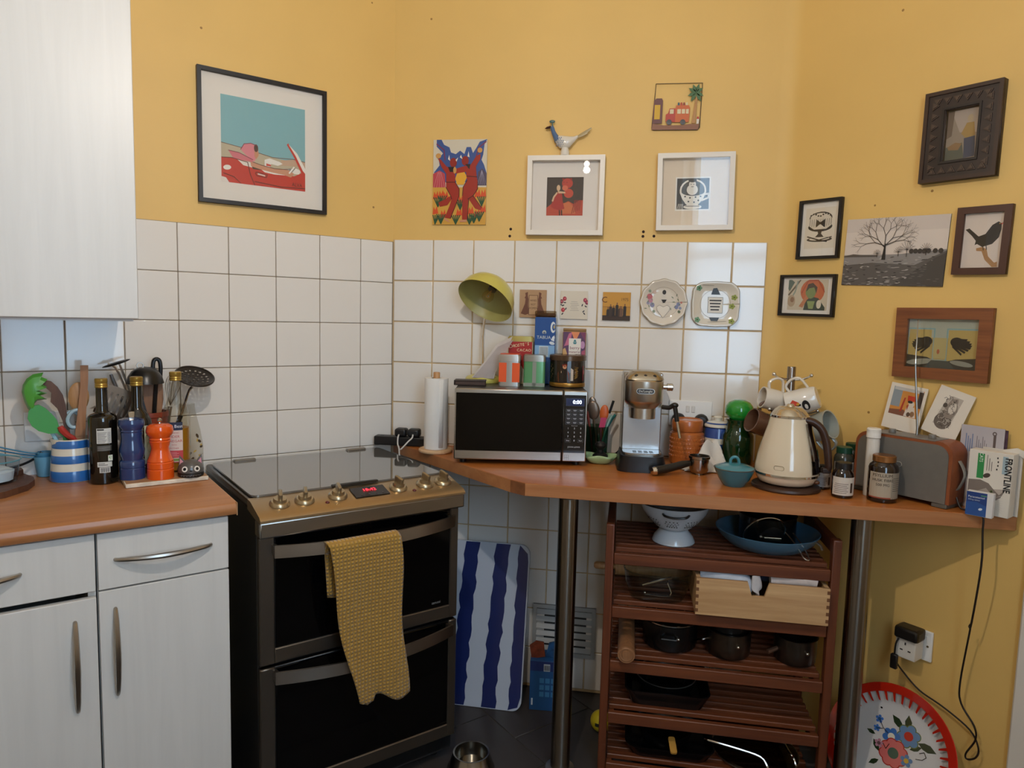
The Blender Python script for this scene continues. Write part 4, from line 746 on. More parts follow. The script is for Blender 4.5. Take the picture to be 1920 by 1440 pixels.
# kettle
KX, KY = 1.364, -.372
t = thing('kettle', 'cream electric kettle with chrome trim and brown handle', 'kettle', (KX, KY, ZC+.0005))
ob('power_base', G().lathe([(0, 0), (.096, 0), (.098, .004), (.096, .010), (.085, .014), (0, .0145)], 48), P('#3a2418', .4), t)
KC = P('#d8c8ad', .12, coat=.6)
ob('body', G().lathe([(0, .017), (.07, .017), (.079, .021), (.086, .032), (.0895, .044), (.091, .052), (.0895, .07), (.0845, .1), (.077, .13), (.068, .16), (.0605, .185), (.056, .205), (.054, .216), (0, .216)], 48), KC, t)
for z, r_ in ((.0475, .0914), (.2165, .0545)): ob('chrome_band', G().lathe([(r_-.001, z-.004), (r_+.0016, z-.003), (r_+.0016, z+.003), (r_-.001, z+.004)], 48), CHROME, t)
ob('lid', G().lathe([(.054, .218), (.052, .222), (.044, .234), (.034, .242), (.03, .2435), (.012, .245), (.011, .249), (.008, .252), (0, .253)], 40), P('#c9bda6', .12, .8), t)
hv = ob('handle', G().tube([(.018, -.028, .206), (.034, -.03, .209), (.06, -.032, .204), (.082, -.036, .185), (.096, -.038, .15), (.103, -.04, .11), (.107, -.04, .078), (.1055, -.04, .066)], [.008, .011, .0125, .0125, .0125, .012, .0115, .009], 14, flat=(.9, 1.15), upv=(1, 0, .4), sub=4), P('#3c251a', .4), t)
st = [(.045, .209), (.0625, .16), (.0725, .12), (.08, .085), (.084, .056)]
g = G()
for k in range(4):
    (r0, z0), (r1, z1) = (.0595+.0, .2) if 0 else ((.058, .2), (.0685, .163), (.0785, .128), (.0862, .094))[k], ((.0685, .163), (.0785, .128), (.0862, .094), (.0912, .057))[k]
    g.lathe([(r0, z0), (r0+.004, z0), (r1+.004, z1), (r1, z1)], 8, a0=.62, a1=1.12)
ob('water_gauge', g, P('#9a9690', .1, 1.), t); ob('gauge_glass', G().lathe([(.0648, .185), (.0738, .15), (.0895, .098), (.0955, .062)], 4, a0=.76, a1=.98), P('#15161a', .08), t)
ob('hinge_block', G().box(.088, .112, -.05, -.03, .058, .074, .003), P('#2a1a12', .4), t); ob('switch', G().ell((.074, -.052, .031), (.009, .006, .006)), P('#5a3620', .3), t)
ob('badge', G().tube([(.0895*math.sin(x/.0895-.45), -.0895*math.cos(x/.0895-.45), z) for x, z in rrect(.028, .012, .005, 4, 0, .072)], .0008, 5, closed=True), P('#8f8060', .4), t)
# mug tree with mugs
TX, TY = 1.402, -.185
t = thing('mug_tree', 'steel mug tree behind the kettle', 'mug tree', (TX, TY, ZC+.0005))
ob('post', G().lathe([(0, 0), (.065, 0), (.066, .006), (.02, .012), (.013, .018), (.013, .35), (.012, .352), (0, .352)], 28), P('#8a8078', .18, 1.), t)
for a, z, L in ((200, .31, .06), (-20, .31, .06), (215, .2, .085), (-25, .2, .085)):
    c_, s_ = math.cos(math.radians(a)), math.sin(math.radians(a)); ar = ob('arm', G().tube([(.01*c_, .01*s_, z), (L*.6*c_, L*.6*s_, z+.004), (L*c_, L*s_, z+.016)], .0038, 8, sub=3), CHROME, t); ob('arm_tip', G().ell((L*c_, L*s_, z+.017), .0065), CHROME, ar)
def mug(label, c_, loc, rot, r, h, hang):
    m_ = thing('mug', label, 'mug', loc, 0, 'mugs on the mug tree', rot=tuple(math.radians(a) for a in rot)); mt_ = P(c_, .15, coat=.5)
    ob('cup', G().lathe([(0, -h/2), (r*.8, -h/2), (r*.86, -h/2+.004), (r*.97, -h*.1), (r, h/2), (r-.004, h/2), (r*.9, -h*.1), (r*.78, -h/2+.008), (0, -h/2+.007)], 32), mt_, m_)
    ob('handle', G().tube([(r*.9, 0, h*.3), (r+.018, 0, h*.36), (r+.034, 0, h*.12), (r+.03, 0, -h*.16), (r*.9, 0, -h*.3)], .0052, 8, flat=(1.4, .8), upv=(0, 1, 0), sub=4), mt_, m_); return m_
# local +x is the handle side (up when hanging), local z the mouth
m1 = mug('white mug hanging at upper left of the mug tree, mouth to the left', '#ddd3c4', (1.348, -.205, 1.165), (12, -78, 0), .035, .078, 0)
m2 = mug('large white mug with red, black and teal print, upper right of the mug tree', '#dcd5ca', (1.432, -.228, 1.168), (-20, -112, 0), .041, .092, 0)
m3 = mug('brown mug hanging low on the left, behind the green jar', '#6b4c3a', (1.318, -.2, 1.085), (0, -70, 20), .04, .08, 0)
m4 = mug('pale grey-blue mug hanging low on the right, mouth towards the wall end', '#a5a79c', (1.487, -.215, 1.085), (40, 62, 0), .046, .085, 0)
sw = lambda pts: [(v, 1-u) for u, v in pts]
art(m2, .05, .08, [('p', '#1a1a1c', sw([(.02, .1), (.5, .05), (.55, .6), (.05, .55)])), ('p', '#c23a22', sw([(.05, .6), (.3, .95), (.5, .7), (.4, .55)])), ('e', '#2f8a8e', .3, .8, .13, .07), ('e', '#141416', .42, .28, .34, .14), ('e', '#d8d2c8', .34, .28, .18, .06), ('e', '#c9952f', .62, .55, .08, .06)], -.0012, x0=-.03, z0=-.034, wrap=.0405, name='mug_print')

# ---------------------------------------------------------------- things hung on the walls
def frame_box(g, w_, h_, bar, y0, y1, b=.001):
    """four mitred bars in x,z around the origin"""
    W, H = w_/2, h_/2; w2, h2 = W-bar, H-bar
    for a, b_, c_, d_ in (((-W, -H), (W, -H), (w2, -h2), (-w2, -h2)), ((W, -H), (W, H), (w2, h2), (w2, -h2)), ((W, H), (-W, H), (-w2, h2), (w2, h2)), ((-W, H), (-W, -H), (-w2, -h2), (-w2, h2))): g.prism([a, b_, c_, d_], y0, y1)
    return g
PAPER = P('#e6ded2', .8); PANE = glass('#ffffff', 0., 1.45)
def picture(name, label, wall, pos, z, w_, h_, bar, dep, fm, mount, pw, ph, shapes, cat='picture', tilt=0., pdx=0., pdz=0., inset=.004, pane=True, group=None):
    rz = {'L': 45, 'M': 0, 'R': -45}[wall]; loc = {'L': LW, 'M': MW, 'R': RW}[wall](pos, .0008, z)
    t = thing(name, label, cat, loc, rot=(0, math.radians(tilt), math.radians(rz)), group=group)
    ob('frame', frame_box(G(), w_, h_, bar, -dep, 0), fm, t); ob('mount', G().box(-w_/2+bar*.9, w_/2-bar*.9, -inset, -.001, -h_/2+bar*.9, h_/2-bar*.9), mount, t)
    art(t, pw, ph, shapes, -inset-.0004, x0=-pw/2+pdx, z0=-ph/2+pdz, name='artwork')
    if pane: ob('glass', G().box(-w_/2+bar*.95, w_/2-bar*.95, -dep+.003, -dep+.0045, -h_/2+bar*.95, h_/2-bar*.95), PANE, t)
    return t
BF = P('#161212', .4); WF = P('#e2d8ca', .4)
# red convertible print
car = [('r', '#7fb0b4', 0, 0, 1, 1), ('p', '#b9ac90', [(0, .45), (.25, .42), (.6, .36), (1, .33), (1, 0), (0, 0)]), ('p', '#c2a084', [(.7, .34), (.85, .37), (1, .36), (1, .3), (.7, .28)]), ('l', '#6a4a3c', [(0, .45), (.25, .42), (.6, .36), (.85, .375), (1, .36)], .0022),
 ('p', '#c2301f', [(0, .28), (.12, .29), (.3, .26), (.45, .2), (.7, .19), (.86, .17), (.95, .22), (1, .3), (1, 0), (0, 0)]), ('p', '#e3ddd0', [(.18, .28), (.36, .26), (.4, .2), (.25, .22)]), ('p', '#e6e0d4', [(.46, .2), (.6, .22), (.92, .2), (.95, .25), (.88, .27), (.8, .17), (.62, .16), (.5, .17)]), ('p', '#4a3a2c', [(.33, .27), (.42, .25), (.46, .19), (.36, .19)]),
 ('p', '#e8e2d6', [(.5, .32), (.56, .345), (.68, .32), (.72, .3), (.66, .27), (.58, .28), (.56, .24), (.5, .25)]), ('p', '#c9402f', [(.52, .28), (.58, .27), (.57, .25), (.52, .25)]), ('p', '#c98f6e', [(.33, .28), (.46, .25), (.62, .23), (.78, .24), (.86, .2), (.82, .15), (.74, .17), (.6, .18), (.44, .2), (.34, .22)]), ('l', '#6a3a2c', [(.33, .28), (.46, .25), (.62, .23), (.78, .24)], .0022), ('l', '#efe9de', [(.8, .2), (.86, .28)], .005),
 ('p', '#d98088', [(.22, .4), (.26, .47), (.34, .49), (.41, .47), (.42, .38), (.38, .28), (.34, .29)]), ('p', '#d07078', [(.08, .37), (.2, .36), (.36, .3), (.36, .27), (.14, .28)]), ('p', '#c68a66', [(.38, .44), (.425, .43), (.43, .36), (.4, .31), (.38, .34)]), ('e', '#4a2c20', .4, .44, .025, .045), ('l', '#7a3040', [(.22, .4), (.26, .47), (.34, .49), (.41, .47)], .0022), ('l', '#7a3040', [(.08, .37), (.2, .36), (.36, .3)], .0022),
 ('p', '#c2301f', [(.77, .54), (.79, .56), (.88, .42), (.97, .26), (1, .2), (.96, .2), (.86, .4)]), ('p', '#e8e2d6', [(.79, .55), (.9, .45), (1, .28), (1, .22), (.97, .25), (.88, .42)]), ('l', '#5a1a14', [(.3, .26), (.33, .12), (.38, .0)], .0026), ('l', '#5a1a14', [(.38, .045), (.7, .02), (1, .035)], .0026), ('l', '#5a1a14', [(.02, .1), (.14, .07), (.22, 0)], .0026), ('l', '#5a1a14', [(0, .28), (.12, .29), (.3, .26)], .0022), ('e', '#e8e2d6', .065, .17, .045, .028, 12), ('l', '#6a1a14', [(.39, .14), (.4, .16), (.53, .145), (.52, .11), (.41, .115), (.39, .14)], .0024), ('l', '#d8d2c6', [(.42, .14), (.5, .128)], .004), ('p', '#e2d8cc', [(0, 0), (0, .06), (.05, .05), (.085, 0)])]
pc = picture('framed_print', 'square black-framed print of a red convertible and a headscarfed driver', 'L', .4715, 1.954, .415, .415, .0125, .018, BF, PAPER, .272, .272, car, pdx=-.0005)
txt(pc, 'ALVA', .018, '#4a1a12', .107, -.118, -.0055, sx=.8)
# painted plaque with two red dancers, built to its own outline
dn = [('r', '#cfc4ae', 0, 0, 1, 1), ('p', '#34508c', [(.06, 1), (.15, 1), (.2, .94), (.3, .91), (.33, .85), (.42, .83), (.5, .87), (.58, .83), (.62, .91), (.7, .91), (.74, .84), (.8, .9), (.86, .97), (1, 1), (.95, .94), (.93, .82), (.9, .76), (.95, .7), (1, .6), (1, .5), (0, .5), (.02, .62), (.12, .7), (.1, .78), (.18, .84), (.06, .92)]), ('l', '#7a2a4c', [(.06, .95), (.2, .88), (.22, .76)], .004), ('l', '#7a2a4c', [(.98, .97), (.84, .9), (.8, .8)], .004), ('p', '#b9404a', [(0, .43), (0, .6), (.12, .64), (.22, .6), (.24, .43)]), ('p', '#4c4258', [(.82, .46), (.84, .62), (.92, .66), (1, .6), (1, .46)]), ('r', '#cf9a3c', 0, 0, 1, .44)]
for k in range(5): dn.append(('l', '#d98a8a', [(.12+.015*(k-2), .62), (.02+.05*k, .44)], .0012)); dn.append(('l', '#9a92a4', [(.91, .64), (.84+.04*k, .47)], .0012))
for (x, y) in ((.06, .36), (.16, .37), (.24, .36), (.84, .38), (.95, .38), (.05, .18), (.2, .14), (.5, .16), (.72, .18), (.84, .15), (.53, .31), (.95, .2)): dn.append(('p', '#d24a1c', [(x-.06, y-.06), (x-.03, y+.03), (x, y-.01), (x+.03, y+.04), (x+.06, y-.05)]))
for (x, y) in ((.1, .27), (.18, .29), (.92, .28), (.05, .06), (.16, .07), (.44, .06), (.78, .08), (.88, .1), (.52, .24), (.7, .06)):
    for k in range(5): dn.append(('l', '#1f4a2c', [(x, y-.06), (x-.08+.04*k, y+.05)], .004))
dn += [('p', '#e0a42c', [(.42, .54), (.45, .6), (.58, .63), (.64, .56), (.58, .47), (.46, .47)]), ('p', '#9c2616', [(.09, .78), (.14, .77), (.26, .68), (.36, .68), (.42, .58), (.42, .5), (.5, .42), (.5, .34), (.42, .2), (.34, .07), (.23, .08), (.32, .22), (.36, .3), (.28, .23), (.14, .21), (.11, .26), (.24, .3), (.34, .34), (.25, .44), (.25, .6), (.16, .68)]), ('p', '#9c2616', [(.42, .6), (.44, .66), (.6, .69), (.7, .7), (.8, .8), (.88, .83), (.88, .77), (.8, .68), (.82, .56), (.84, .5), (.84, .42), (.76, .34), (.92, .2), (.9, .17), (.8, .19), (.68, .3), (.66, .2), (.66, .06), (.56, .06), (.56, .34), (.57, .44), (.64, .52), (.62, .62)]), ('e', '#8f2014', .38, .73, .065, .055), ('e', '#8f2014', .6, .75, .065, .055), ('p', '#1a1414', [(.28, .68), (.42, .68), (.38, .62), (.32, .62)]), ('p', '#1a1414', [(.6, .71), (.7, .71), (.68, .65)]), ('p', '#e6dccb', [(.28, .77), (.3, .82), (.32, .75)]), ('p', '#e6dccb', [(.42, .76), (.47, .79), (.44, .74)]), ('p', '#e6dccb', [(.5, .79), (.52, .82), (.55, .77)]), ('p', '#e6dccb', [(.64, .8), (.66, .86), (.68, .79)]), ('e', '#c9924c', .1, .81, .05, .03), ('e', '#c9924c', .87, .87, .045, .03), ('e', '#c9924c', .41, .64, .03, .04), ('p', '#c98a6a', [(.24, .08), (.34, .03), (.3, .03), (.22, .06)]), ('p', '#c98a6a', [(.52, .05), (.65, .06), (.64, .03), (.52, .03)])]
for pts in ([(.25, .5), (.42, .5)], [(.63, .57), (.83, .56)], [(.34, .34), (.36, .3)], [(.66, .3), (.76, .34)], [(.56, .34), (.57, .44), (.64, .52)], [(.25, .44), (.34, .34)], [(.42, .5), (.5, .42), (.5, .34), (.42, .2), (.34, .07)], [(.68, .3), (.66, .06)], [(.84, .5), (.84, .42), (.76, .34), (.92, .2)]): dn.append(('l', '#3a0f0a', pts, .0022))
t = thing('painted_plaque', 'unframed painted plaque of two red horned dancers with maracas', 'plaque', MW(.252, .0005, 1.891)); ob('board', G().box(-.1, .1, -.007, 0, -.1515, .1515, .001), P('#c9b896', .5), t); art(t, .2, .303, dn, -.0074, z0=-.1515, name='painting', mat=print_mat(.35, .2))
# white box frames
tig = [('r', '#3d3129', 0, 0, 1, 1), ('p', '#b9452c', [(0, 0), (0, .2), (.18, .34), (.3, .38), (.45, .3), (.6, .38), (.75, .3), (.9, .4), (1, .4), (1, 0)]), ('p', '#c96a3a', [(.42, .05), (.45, .32), (.62, .36), (.78, .2), (.8, .05)]), ('p', '#a82820', [(.12, .25), (.2, .5), (.3, .62), (.42, .58), (.44, .4), (.5, .18), (.35, .14), (.2, .18)]), ('e', '#b93a28', .56, .84, .15, .13), ('e', '#c2442c', .6, .58, .13, .12), ('e', '#d2694a', .5, .72, .08, .07), ('p', '#d9b48c', [(.14, .38), (.18, .5), (.28, .62), (.3, .58), (.22, .48), (.18, .36)]), ('e', '#d9b48c', .32, .72, .05, .08), ('p', '#d9b48c', [(.3, .64), (.5, .62), (.52, .58), (.32, .58)]), ('l', '#1c1414', [(.36, .14), (.37, .0)], .004), ('l', '#1c1414', [(.42, .14), (.43, .0)], .004), ('e', '#2a1a14', .46, .87, .012, .012), ('e', '#2a1a14', .55, .86, .012, .012), ('e', '#8f2018', .44, .95, .03, .03), ('e', '#8f2018', .66, .95, .03, .03)]+[('l', '#8f2a1c', [(.7+.05*k, .06+.02*k), (.78+.04*k, .4)], .003) for k in range(5)]
picture('box_frame', 'white box frame holding a small red print of a dancer and a tiger', 'M', .6405, 1.8395, .272, .275, .0165, .034, WF, P('#e4dace', .7), .13, .134, tig, pdx=-.003, pdz=0, inset=.005)
cup_ = [('r', '#e8e2d8', 0, 0, 1, 1), ('r', '#2c2f33', .04, .04, .96, .96), ('e', '#e4ded2', .5, .6, .38, .34), ('e', '#34322f', .5, .6, .33, .29), ('p', '#e4ded2', [(.12, .55), (.88, .55), (.8, .35), (.68, .2), (.62, .14), (.38, .14), (.3, .2), (.2, .35)]), ('e', '#34322f', .5, .56, .33, .12), ('l', '#e4ded2', [(.84, .48), (.95, .5), (.94, .38), (.76, .3)], .006), ('e', '#e4ded2', .48, .62, .16, .16), ('e', '#e4ded2', .48, .78, .1, .13), ('e', '#3a3734', .48, .9, .12, .06), ('e', '#3a3734', .44, .78, .014, .014), ('e', '#3a3734', .52, .78, .014, .014), ('l', '#3a3734', [(.45, .71), (.51, .71)], .002), ('e', '#e4ded2', .5, .11, .26, .07), ('l', '#34322f', [(.3, .13), (.7, .13)], .002)]+[('e', '#2c2f33', x, y, .025, .025) for x, y in ((.28, .42), (.42, .38), (.58, .4), (.72, .42), (.38, .27), (.54, .25), (.66, .3))]+[('l', '#e4ded2', [(.06+.04*k, .04), (.1+.03*k, .2)], .0012) for k in range(5)]
picture('box_frame', 'white box frame holding a black and white print of a figure in a teacup', 'M', 1.0865, 1.8515, .257, .26, .0165, .03, WF, P('#dccab2', .7), .118, .114, cup_, tilt=-.8, pdx=-.006, pdz=-.004)
# ceramic bird on the left box frame
t = thing('bird_ornament', 'white and blue ceramic bird ornament standing on the box frame', 'ornament', (.634, -.02, 1.9783))
BW = P('#d9d0c2', .2, coat=.5); BB = P('#48648a', .2, coat=.5)
ob('body', G().loft([[(cx, ry*math.cos(a), cz+rz_*math.sin(a)) for a in [2*PI*k/20 for k in range(20)]] for cx, cz, ry, rz_ in ((-.036, .054, .004, .006), (-.03, .052, .01, .016), (-.018, .047, .0155, .022), (0, .044, .0175, .023), (.016, .046, .015, .019), (.03, .054, .009, .011), (.044, .064, .004, .005))]), BW, t)
ob('feet', G().lathe([(0, 0), (.016, 0), (.0155, .012), (.012, .026), (0, .028)], 20), BW, t)
ob('neck', G().tube([(-.026, 0, .052), (-.036, 0, .068), (-.043, 0, .082), (-.047, 0, .094), (-.05, 0, .099)], [.014, .0095, .0075, .0075, .0065], 12, sub=3), BB, t)
ob('beak', G().tube([(-.052, 0, .0985), (-.066, 0, .0955), (-.073, 0, .093)], [.0055, .004, .0008], 8), P('#3a1c18', .3), t)
ob('crest', G().tube([(-.047, 0, .1), (-.047, 0, .113)], .0025, 8).ell((-.048, 0, .117), (.0105, .005, .0055)), P('#56706a', .3), t)
for k in range(3): ob('tail_feather', G().tube([(.038, 0, .06), (.06, .002*(k-1), .068+.003*k), (.078+.006*k, .004*(k-1), .076+.009*k)], [.004, .0045, .002], 8, flat=(1, .5), sub=2), P('#a8946a', .35), t)
dm = None
for k in range(22):
    a = -.9+1.5*(k % 6)/5; x = -.03+.007*(k//6)+.003*(k % 2); zz = .047+.02*math.sin(a); yy = -.0158*math.cos(a)*(1-.5*((x+.004)/.04)**2)-.0016
    if dm is None: o = ob('speckle', G().ell((0, 0, 0), (.0017, .0008, .0024), 8, 5), BB, t, (x, yy, zz)); dm = o.data
    else: link('speckle', dm, t, (x, yy, zz))
# cut metal wall piece of a truck and a palm
t = thing('metal_wall_art', 'cut metal wall piece with an orange bus and a palm tree', 'wall art', MW(1.011, .004, 2.14), rot=(0, math.radians(.5), 0))
ob('wire_frame', G().tube([(x, -.002, z) for x, z in ((-.079, -.072), (-.075, -.077), (.075, -.077), (.081, -.07), (.083, .077), (-.072, .077))], .0014, 6, closed=True), P('#2a1c16', .5), t)
def flat(nm, c_, pts, y0=-.004, y1=-.0025): return ob(nm, G().prism(pts, y0, y1), P(c_, .5), t)
flat('ground', '#8a5a3e', [(-.08, -.077), (.076, -.077), (.08, -.06), (.05, -.058), (.02, -.062), (-.04, -.062), (-.078, -.056)])
flat('gate_post', '#6a3f3a', [(-.078, -.056), (-.046, -.056), (-.046, .02), (-.05, .028), (-.068, .028), (-.076, .02)]); flat('gate_panel', '#cfa21f', [(-.073, -.042), (-.054, -.042), (-.054, .006), (-.073, .006)], -.005, -.004)
flat('bus_body', '#c8642e', [(-.002, -.052), (.044, -.052), (.046, -.005), (.042, .004), (.0, .004), (-.002, -.005)]); flat('bus_cab', '#b5402e', [(-.034, -.05), (-.002, -.052), (-.002, -.006), (-.022, -.006), (-.026, -.022), (-.034, -.026)])
for x0, x1 in ((-.021, -.008), (.004, .016), (.019, .03), (.033, .042)): flat('bus_window', '#d8c9a0', [(x0, -.024), (x1, -.024), (x1, -.009), (x0, -.009)], -.005, -.004)
for x in (-.022, .024): ob('wheel', G().lathe([(.009, 0), (.009, .002), (.004, .0025), (0, .0025)], 18, T(x, -.004, -.052)@RX(90)), P('#4a4644', .4), t)
for k, c_ in enumerate(('#2f5a6a', '#b5402e', '#8f3a2a', '#d8c9a0')): flat('luggage', c_, [(.004+.009*k, .004), (.011+.009*k, .004), (.0095+.009*k, .014), (.005+.009*k, .013)])
flat('palm_trunk', '#b5834a', [(.054, -.056), (.066, -.056), (.068, 0), (.07, .04), (.064, .04), (.06, 0)])
for a, L in ((-160, .03), (150, .03), (115, .03), (75, .03), (35, .026), (-25, .026), (-60, .034), (-120, .034)):
    c_, s_ = math.cos(math.radians(a)), math.sin(math.radians(a)); flat('palm_leaf', '#4a6a3c', [(.064+L*u*c_-.006*math.sin(PI*u)*s_*q_, .045+L*u*s_+.006*math.sin(PI*u)*c_*q_) for u, q_ in ((0, 0), (.3, 1), (.6, 1), (1, 0), (.6, -1), (.3, -1))], -.0055, -.0045)
flat('milestone', '#d8cfc0', [(.07, -.058), (.078, -.058), (.078, -.042), (.07, -.042)]); flat('milestone_top', '#b5302a', [(.07, -.042), (.078, -.042), (.076, -.034), (.072, -.034)])
# coasters on the tiles
def coaster(label, x, z, shapes, edge): t = thing('ceramic_coaster', label, 'coaster', MW(x, .0082, z), 0, 'square coasters on the tiles'); ob('slab', G().box(-.049, .049, -.006, 0, -.05, .05, .0008), P(edge, .4), t); art(t, .098, .1, shapes, -.0063, z0=-.05, name='printed_face'); return t
la_ = [('r', '#b08a64', 0, 0, 1, 1)]
for sx in (0, 1):
    X = lambda v: v if sx == 0 else 1.0-v*.95
    la_ += [('p', '#6b3f2a', [(X(.05), .14), (X(.12), .3), (X(.2), .5), (X(.22), .68), (X(.18), .7), (X(.22), .78), (X(.2), .88), (X(.3), .92), (X(.3), .78), (X(.33), .66), (X(.32), .45), (X(.36), .14), (X(.22), .09)])]
la_ += [('r', '#b8926a', .35, .1, .67, .8), ('l', '#5a3020', [(.35, .1), (.67, .1), (.67, .8), (.35, .8), (.35, .1)], .0018)]
t = coaster('brown coaster with two robed ladies, partly behind the blue packet', .535, 1.4575, la_, '#a07a56')
for s_, z in (('WIVES', .011), ('NOT', -.003), ('WOMEN', -.0165)): txt(t, s_, .0105, '#5a3524', .001, z, -.0072, sx=.8)
fl_ = [('r', '#d8cdba', 0, 0, 1, 1)]
for x, y, c_ in ((.04, .62, '#7a2c3a'), (.15, .72, '#a02c3a'), (.1, .32, '#b03036'), (.9, .68, '#9c2c48'), (.97, .6, '#7a2a44')): fl_ += [('e', c_, x, y, .07, .08), ('e', '#d26a70', x+.01, y+.01, .03, .035)]
for x, y, a in ((.1, .48, 30), (.03, .5, -20), (.16, .58, 0), (.2, .36, 60), (.85, .28, 40), (.93, .46, -30), (.8, .5, 70), (.88, .2, -50), (.08, .18, 50)): fl_.append(('e', '#3a3a40', x, y, .05, .022, a))
for k in range(6): fl_.append(('r', '#9a8f86', .36+.03*(k % 2), .3+.062*k, .68-.03*(k % 3), .312+.062*k))
coaster('white coaster with red roses and small verse', .684, 1.456, fl_, '#cfc4b2')
bn = [('r', '#c78f34', 0, 0, 1, 1), ('r', '#a8742a', 0, .46, 1, .5), ('r', '#b8842f', 0, .2, 1, .46), ('r', '#3a2618', 0, 0, 1, .18)]
for k, (x, h) in enumerate(((.2, .46), (.29, .56), (.4, .52), (.52, .62), (.63, .5), (.68, .5), (.8, .58))): bn += [('p', ('#2c2018', '#3a2a20', '#241a14', '#2a201a', '#4a3020', '#6a4a34', '#241a16')[k], [(x-.06, .14), (x-.055, h-.1), (x-.03, h-.06), (x+.03, h-.06), (x+.055, h-.1), (x+.05, .14)]), ('e', '#7a5236', x, h-.02, .025, .035)]
t = coaster('amber photograph coaster of a group of people, right of the rose coaster', .835, 1.4545, bn, '#7a5a2c'); txt(t, 'C', .03, '#6a3a1c', -.043, .022, -.0072); txt(t, '1975', .015, '#6a4a1c', .028, .024, -.0072, sx=.9)
# two wall plates
t = thing('wall_plate', 'round scalloped plate with flowers and a woman holding a heart', 'plate', MW(.9975, .0085, 1.4725))
def scal(u, v): a = 2*PI*u; r_ = .08*v*(1+.018*v*math.cos(12*a)); return (r_*math.cos(a), -.004-.013*max(0, (v-.55)/.45)**1.5-.0*v, r_*math.sin(a))
ob('plate', G().surf(scal, 72, 12), P('#d9cdbc', .15, coat=.4), t, solid=.003); ob('gilt_rim', G().tube([scal(k/72, 1) for k in range(72)], .0011, 5, closed=True), P('#8a7a5a', .4), t)
rd = [('l', '#b0a08e', [(.5+.328*math.cos(k*PI/24), .5+.328*math.sin(k*PI/24)) for k in range(49)], .0013)]
for x, y, c_, r_ in ((.2, .62, '#c06a70', .06), (.22, .54, '#b5808c', .05), (.26, .44, '#8a88a4', .05), (.17, .48, '#9a94aa', .035), (.3, .72, '#c9b0a0', .04), (.2, .74, '#8fa08a', .03), (.82, .46, '#7f86a8', .04), (.78, .4, '#7a7fa0', .04), (.86, .38, '#8a8fa8', .03), (.88, .5, '#c07a70', .022), (.3, .3, '#8a947c', .03), (.84, .3, '#5a6450', .03)): rd += [('e', c_, x, y, r_, r_*1.1, 30)]
for k in range(14): rd.append(('e', '#6f7d64', .12+.024*k if k < 7 else .66+.03*(k-7), .36+.05*((k*5) % 7), .03, .009, 40*k))
rd += [('p', '#cfc4b6', [(.44, .58), (.56, .58), (.6, .5), (.66, .36), (.58, .5), (.42, .5), (.34, .38), (.4, .5)]), ('p', '#221e1c', [(.45, .56), (.57, .56), (.53, .49), (.49, .49)]), ('e', '#cfc4b6', .51, .66, .035, .05), ('e', '#2c2824', .51, .72, .04, .05), ('p', '#dfd5c6', [(.5, .16), (.37, .32), (.36, .4), (.42, .44), (.5, .4), (.58, .44), (.64, .4), (.63, .32)]), ('l', '#4a4440', [(.5, .16), (.37, .32), (.36, .4), (.42, .44), (.5, .4), (.58, .44), (.64, .4), (.63, .32), (.5, .16)], .0009)]
for k in range(4): rd.append(('r', '#2c2824', .41+.015*k, .375-.045*k, .59-.02*k, .39-.045*k))
ad = art(t, .16, .16, rd, -.0064, z0=-.08, name='decoration')
for v in ad.data.vertices: v.co.y -= .0135*max(0, (math.hypot(v.co.x, v.co.z)/.08-.55)/.45)**1.5
t = thing('wall_plate', 'square scalloped plate with yellow flowers, right of the round plate', 'plate', MW(1.174, .0085, 1.4695))
def sq(u, v):
    a = 2*PI*u; c_, s_ = math.cos(a), math.sin(a); m_ = (abs(c_)**5+abs(s_)**5)**(-.2); r_ = .079*min(m_, 1.17)*v*(1+.01*math.cos(8*a)*v); return (r_*c_, -.004-.013*max(0, (v-.6)/.4)**1.5, r_*s_*.97)
ob('plate', G().surf(sq, 72, 12), P('#d9d0c0', .15, coat=.4), t, solid=.003); ob('gilt_rim', G().tube([sq(k/72, 1) for k in range(72)], .0011, 5, closed=True), P('#7a7058', .4), t)
sqd = [('l', '#a89c8a', [(.5+.328*math.cos(k*PI/24), .5+.328*math.sin(k*PI/24)) for k in range(49)], .0013)]
for x, y in ((.9, .66), (.86, .46), (.86, .12), (.12, .14), (.13, .86)): sqd += [('e', '#8f9a4a' if x > .5 else '#6f9a7a', x+.035*math.cos(k*1.26), y+.035*math.sin(k*1.26), .032, .028, 72*k) for k in range(5)]+[('e', '#4a4a20', x, y, .016, .016)]
sqd += [('l', '#8a8272', [(.2, .93), (.45, .92)], .0012), ('l', '#8a8272', [(.35, .09), (.75, .12)], .0012), ('p', '#4a5662', [(.4, .72), (.44, .86), (.52, .87), (.56, .8), (.6, .72)]), ('p', '#4a5662', [(.38, .2), (.6, .2), (.56, .12), (.42, .12)]), ('r', '#dfdad0', .34, .3, .66, .66), ('l', '#4a4a4c', [(.34, .3), (.66, .3), (.66, .66), (.34, .66), (.34, .3)], .001)]
for k in range(4): sqd.append(('r', '#33343a', .37+.01*k, .57-.07*k, .63-.015*k, .6-.07*k))
ad = art(t, .155, .152, sqd, -.0064, z0=-.076, name='decoration')
for v in ad.data.vertices: a = math.atan2(v.co.z/.97, v.co.x); m_ = min((abs(math.cos(a))**5+abs(math.sin(a))**5)**(-.2), 1.17); v.co.y -= .0135*max(0, (math.hypot(v.co.x, v.co.z/.97)/(.079*m_)-.6)/.4)**1.5
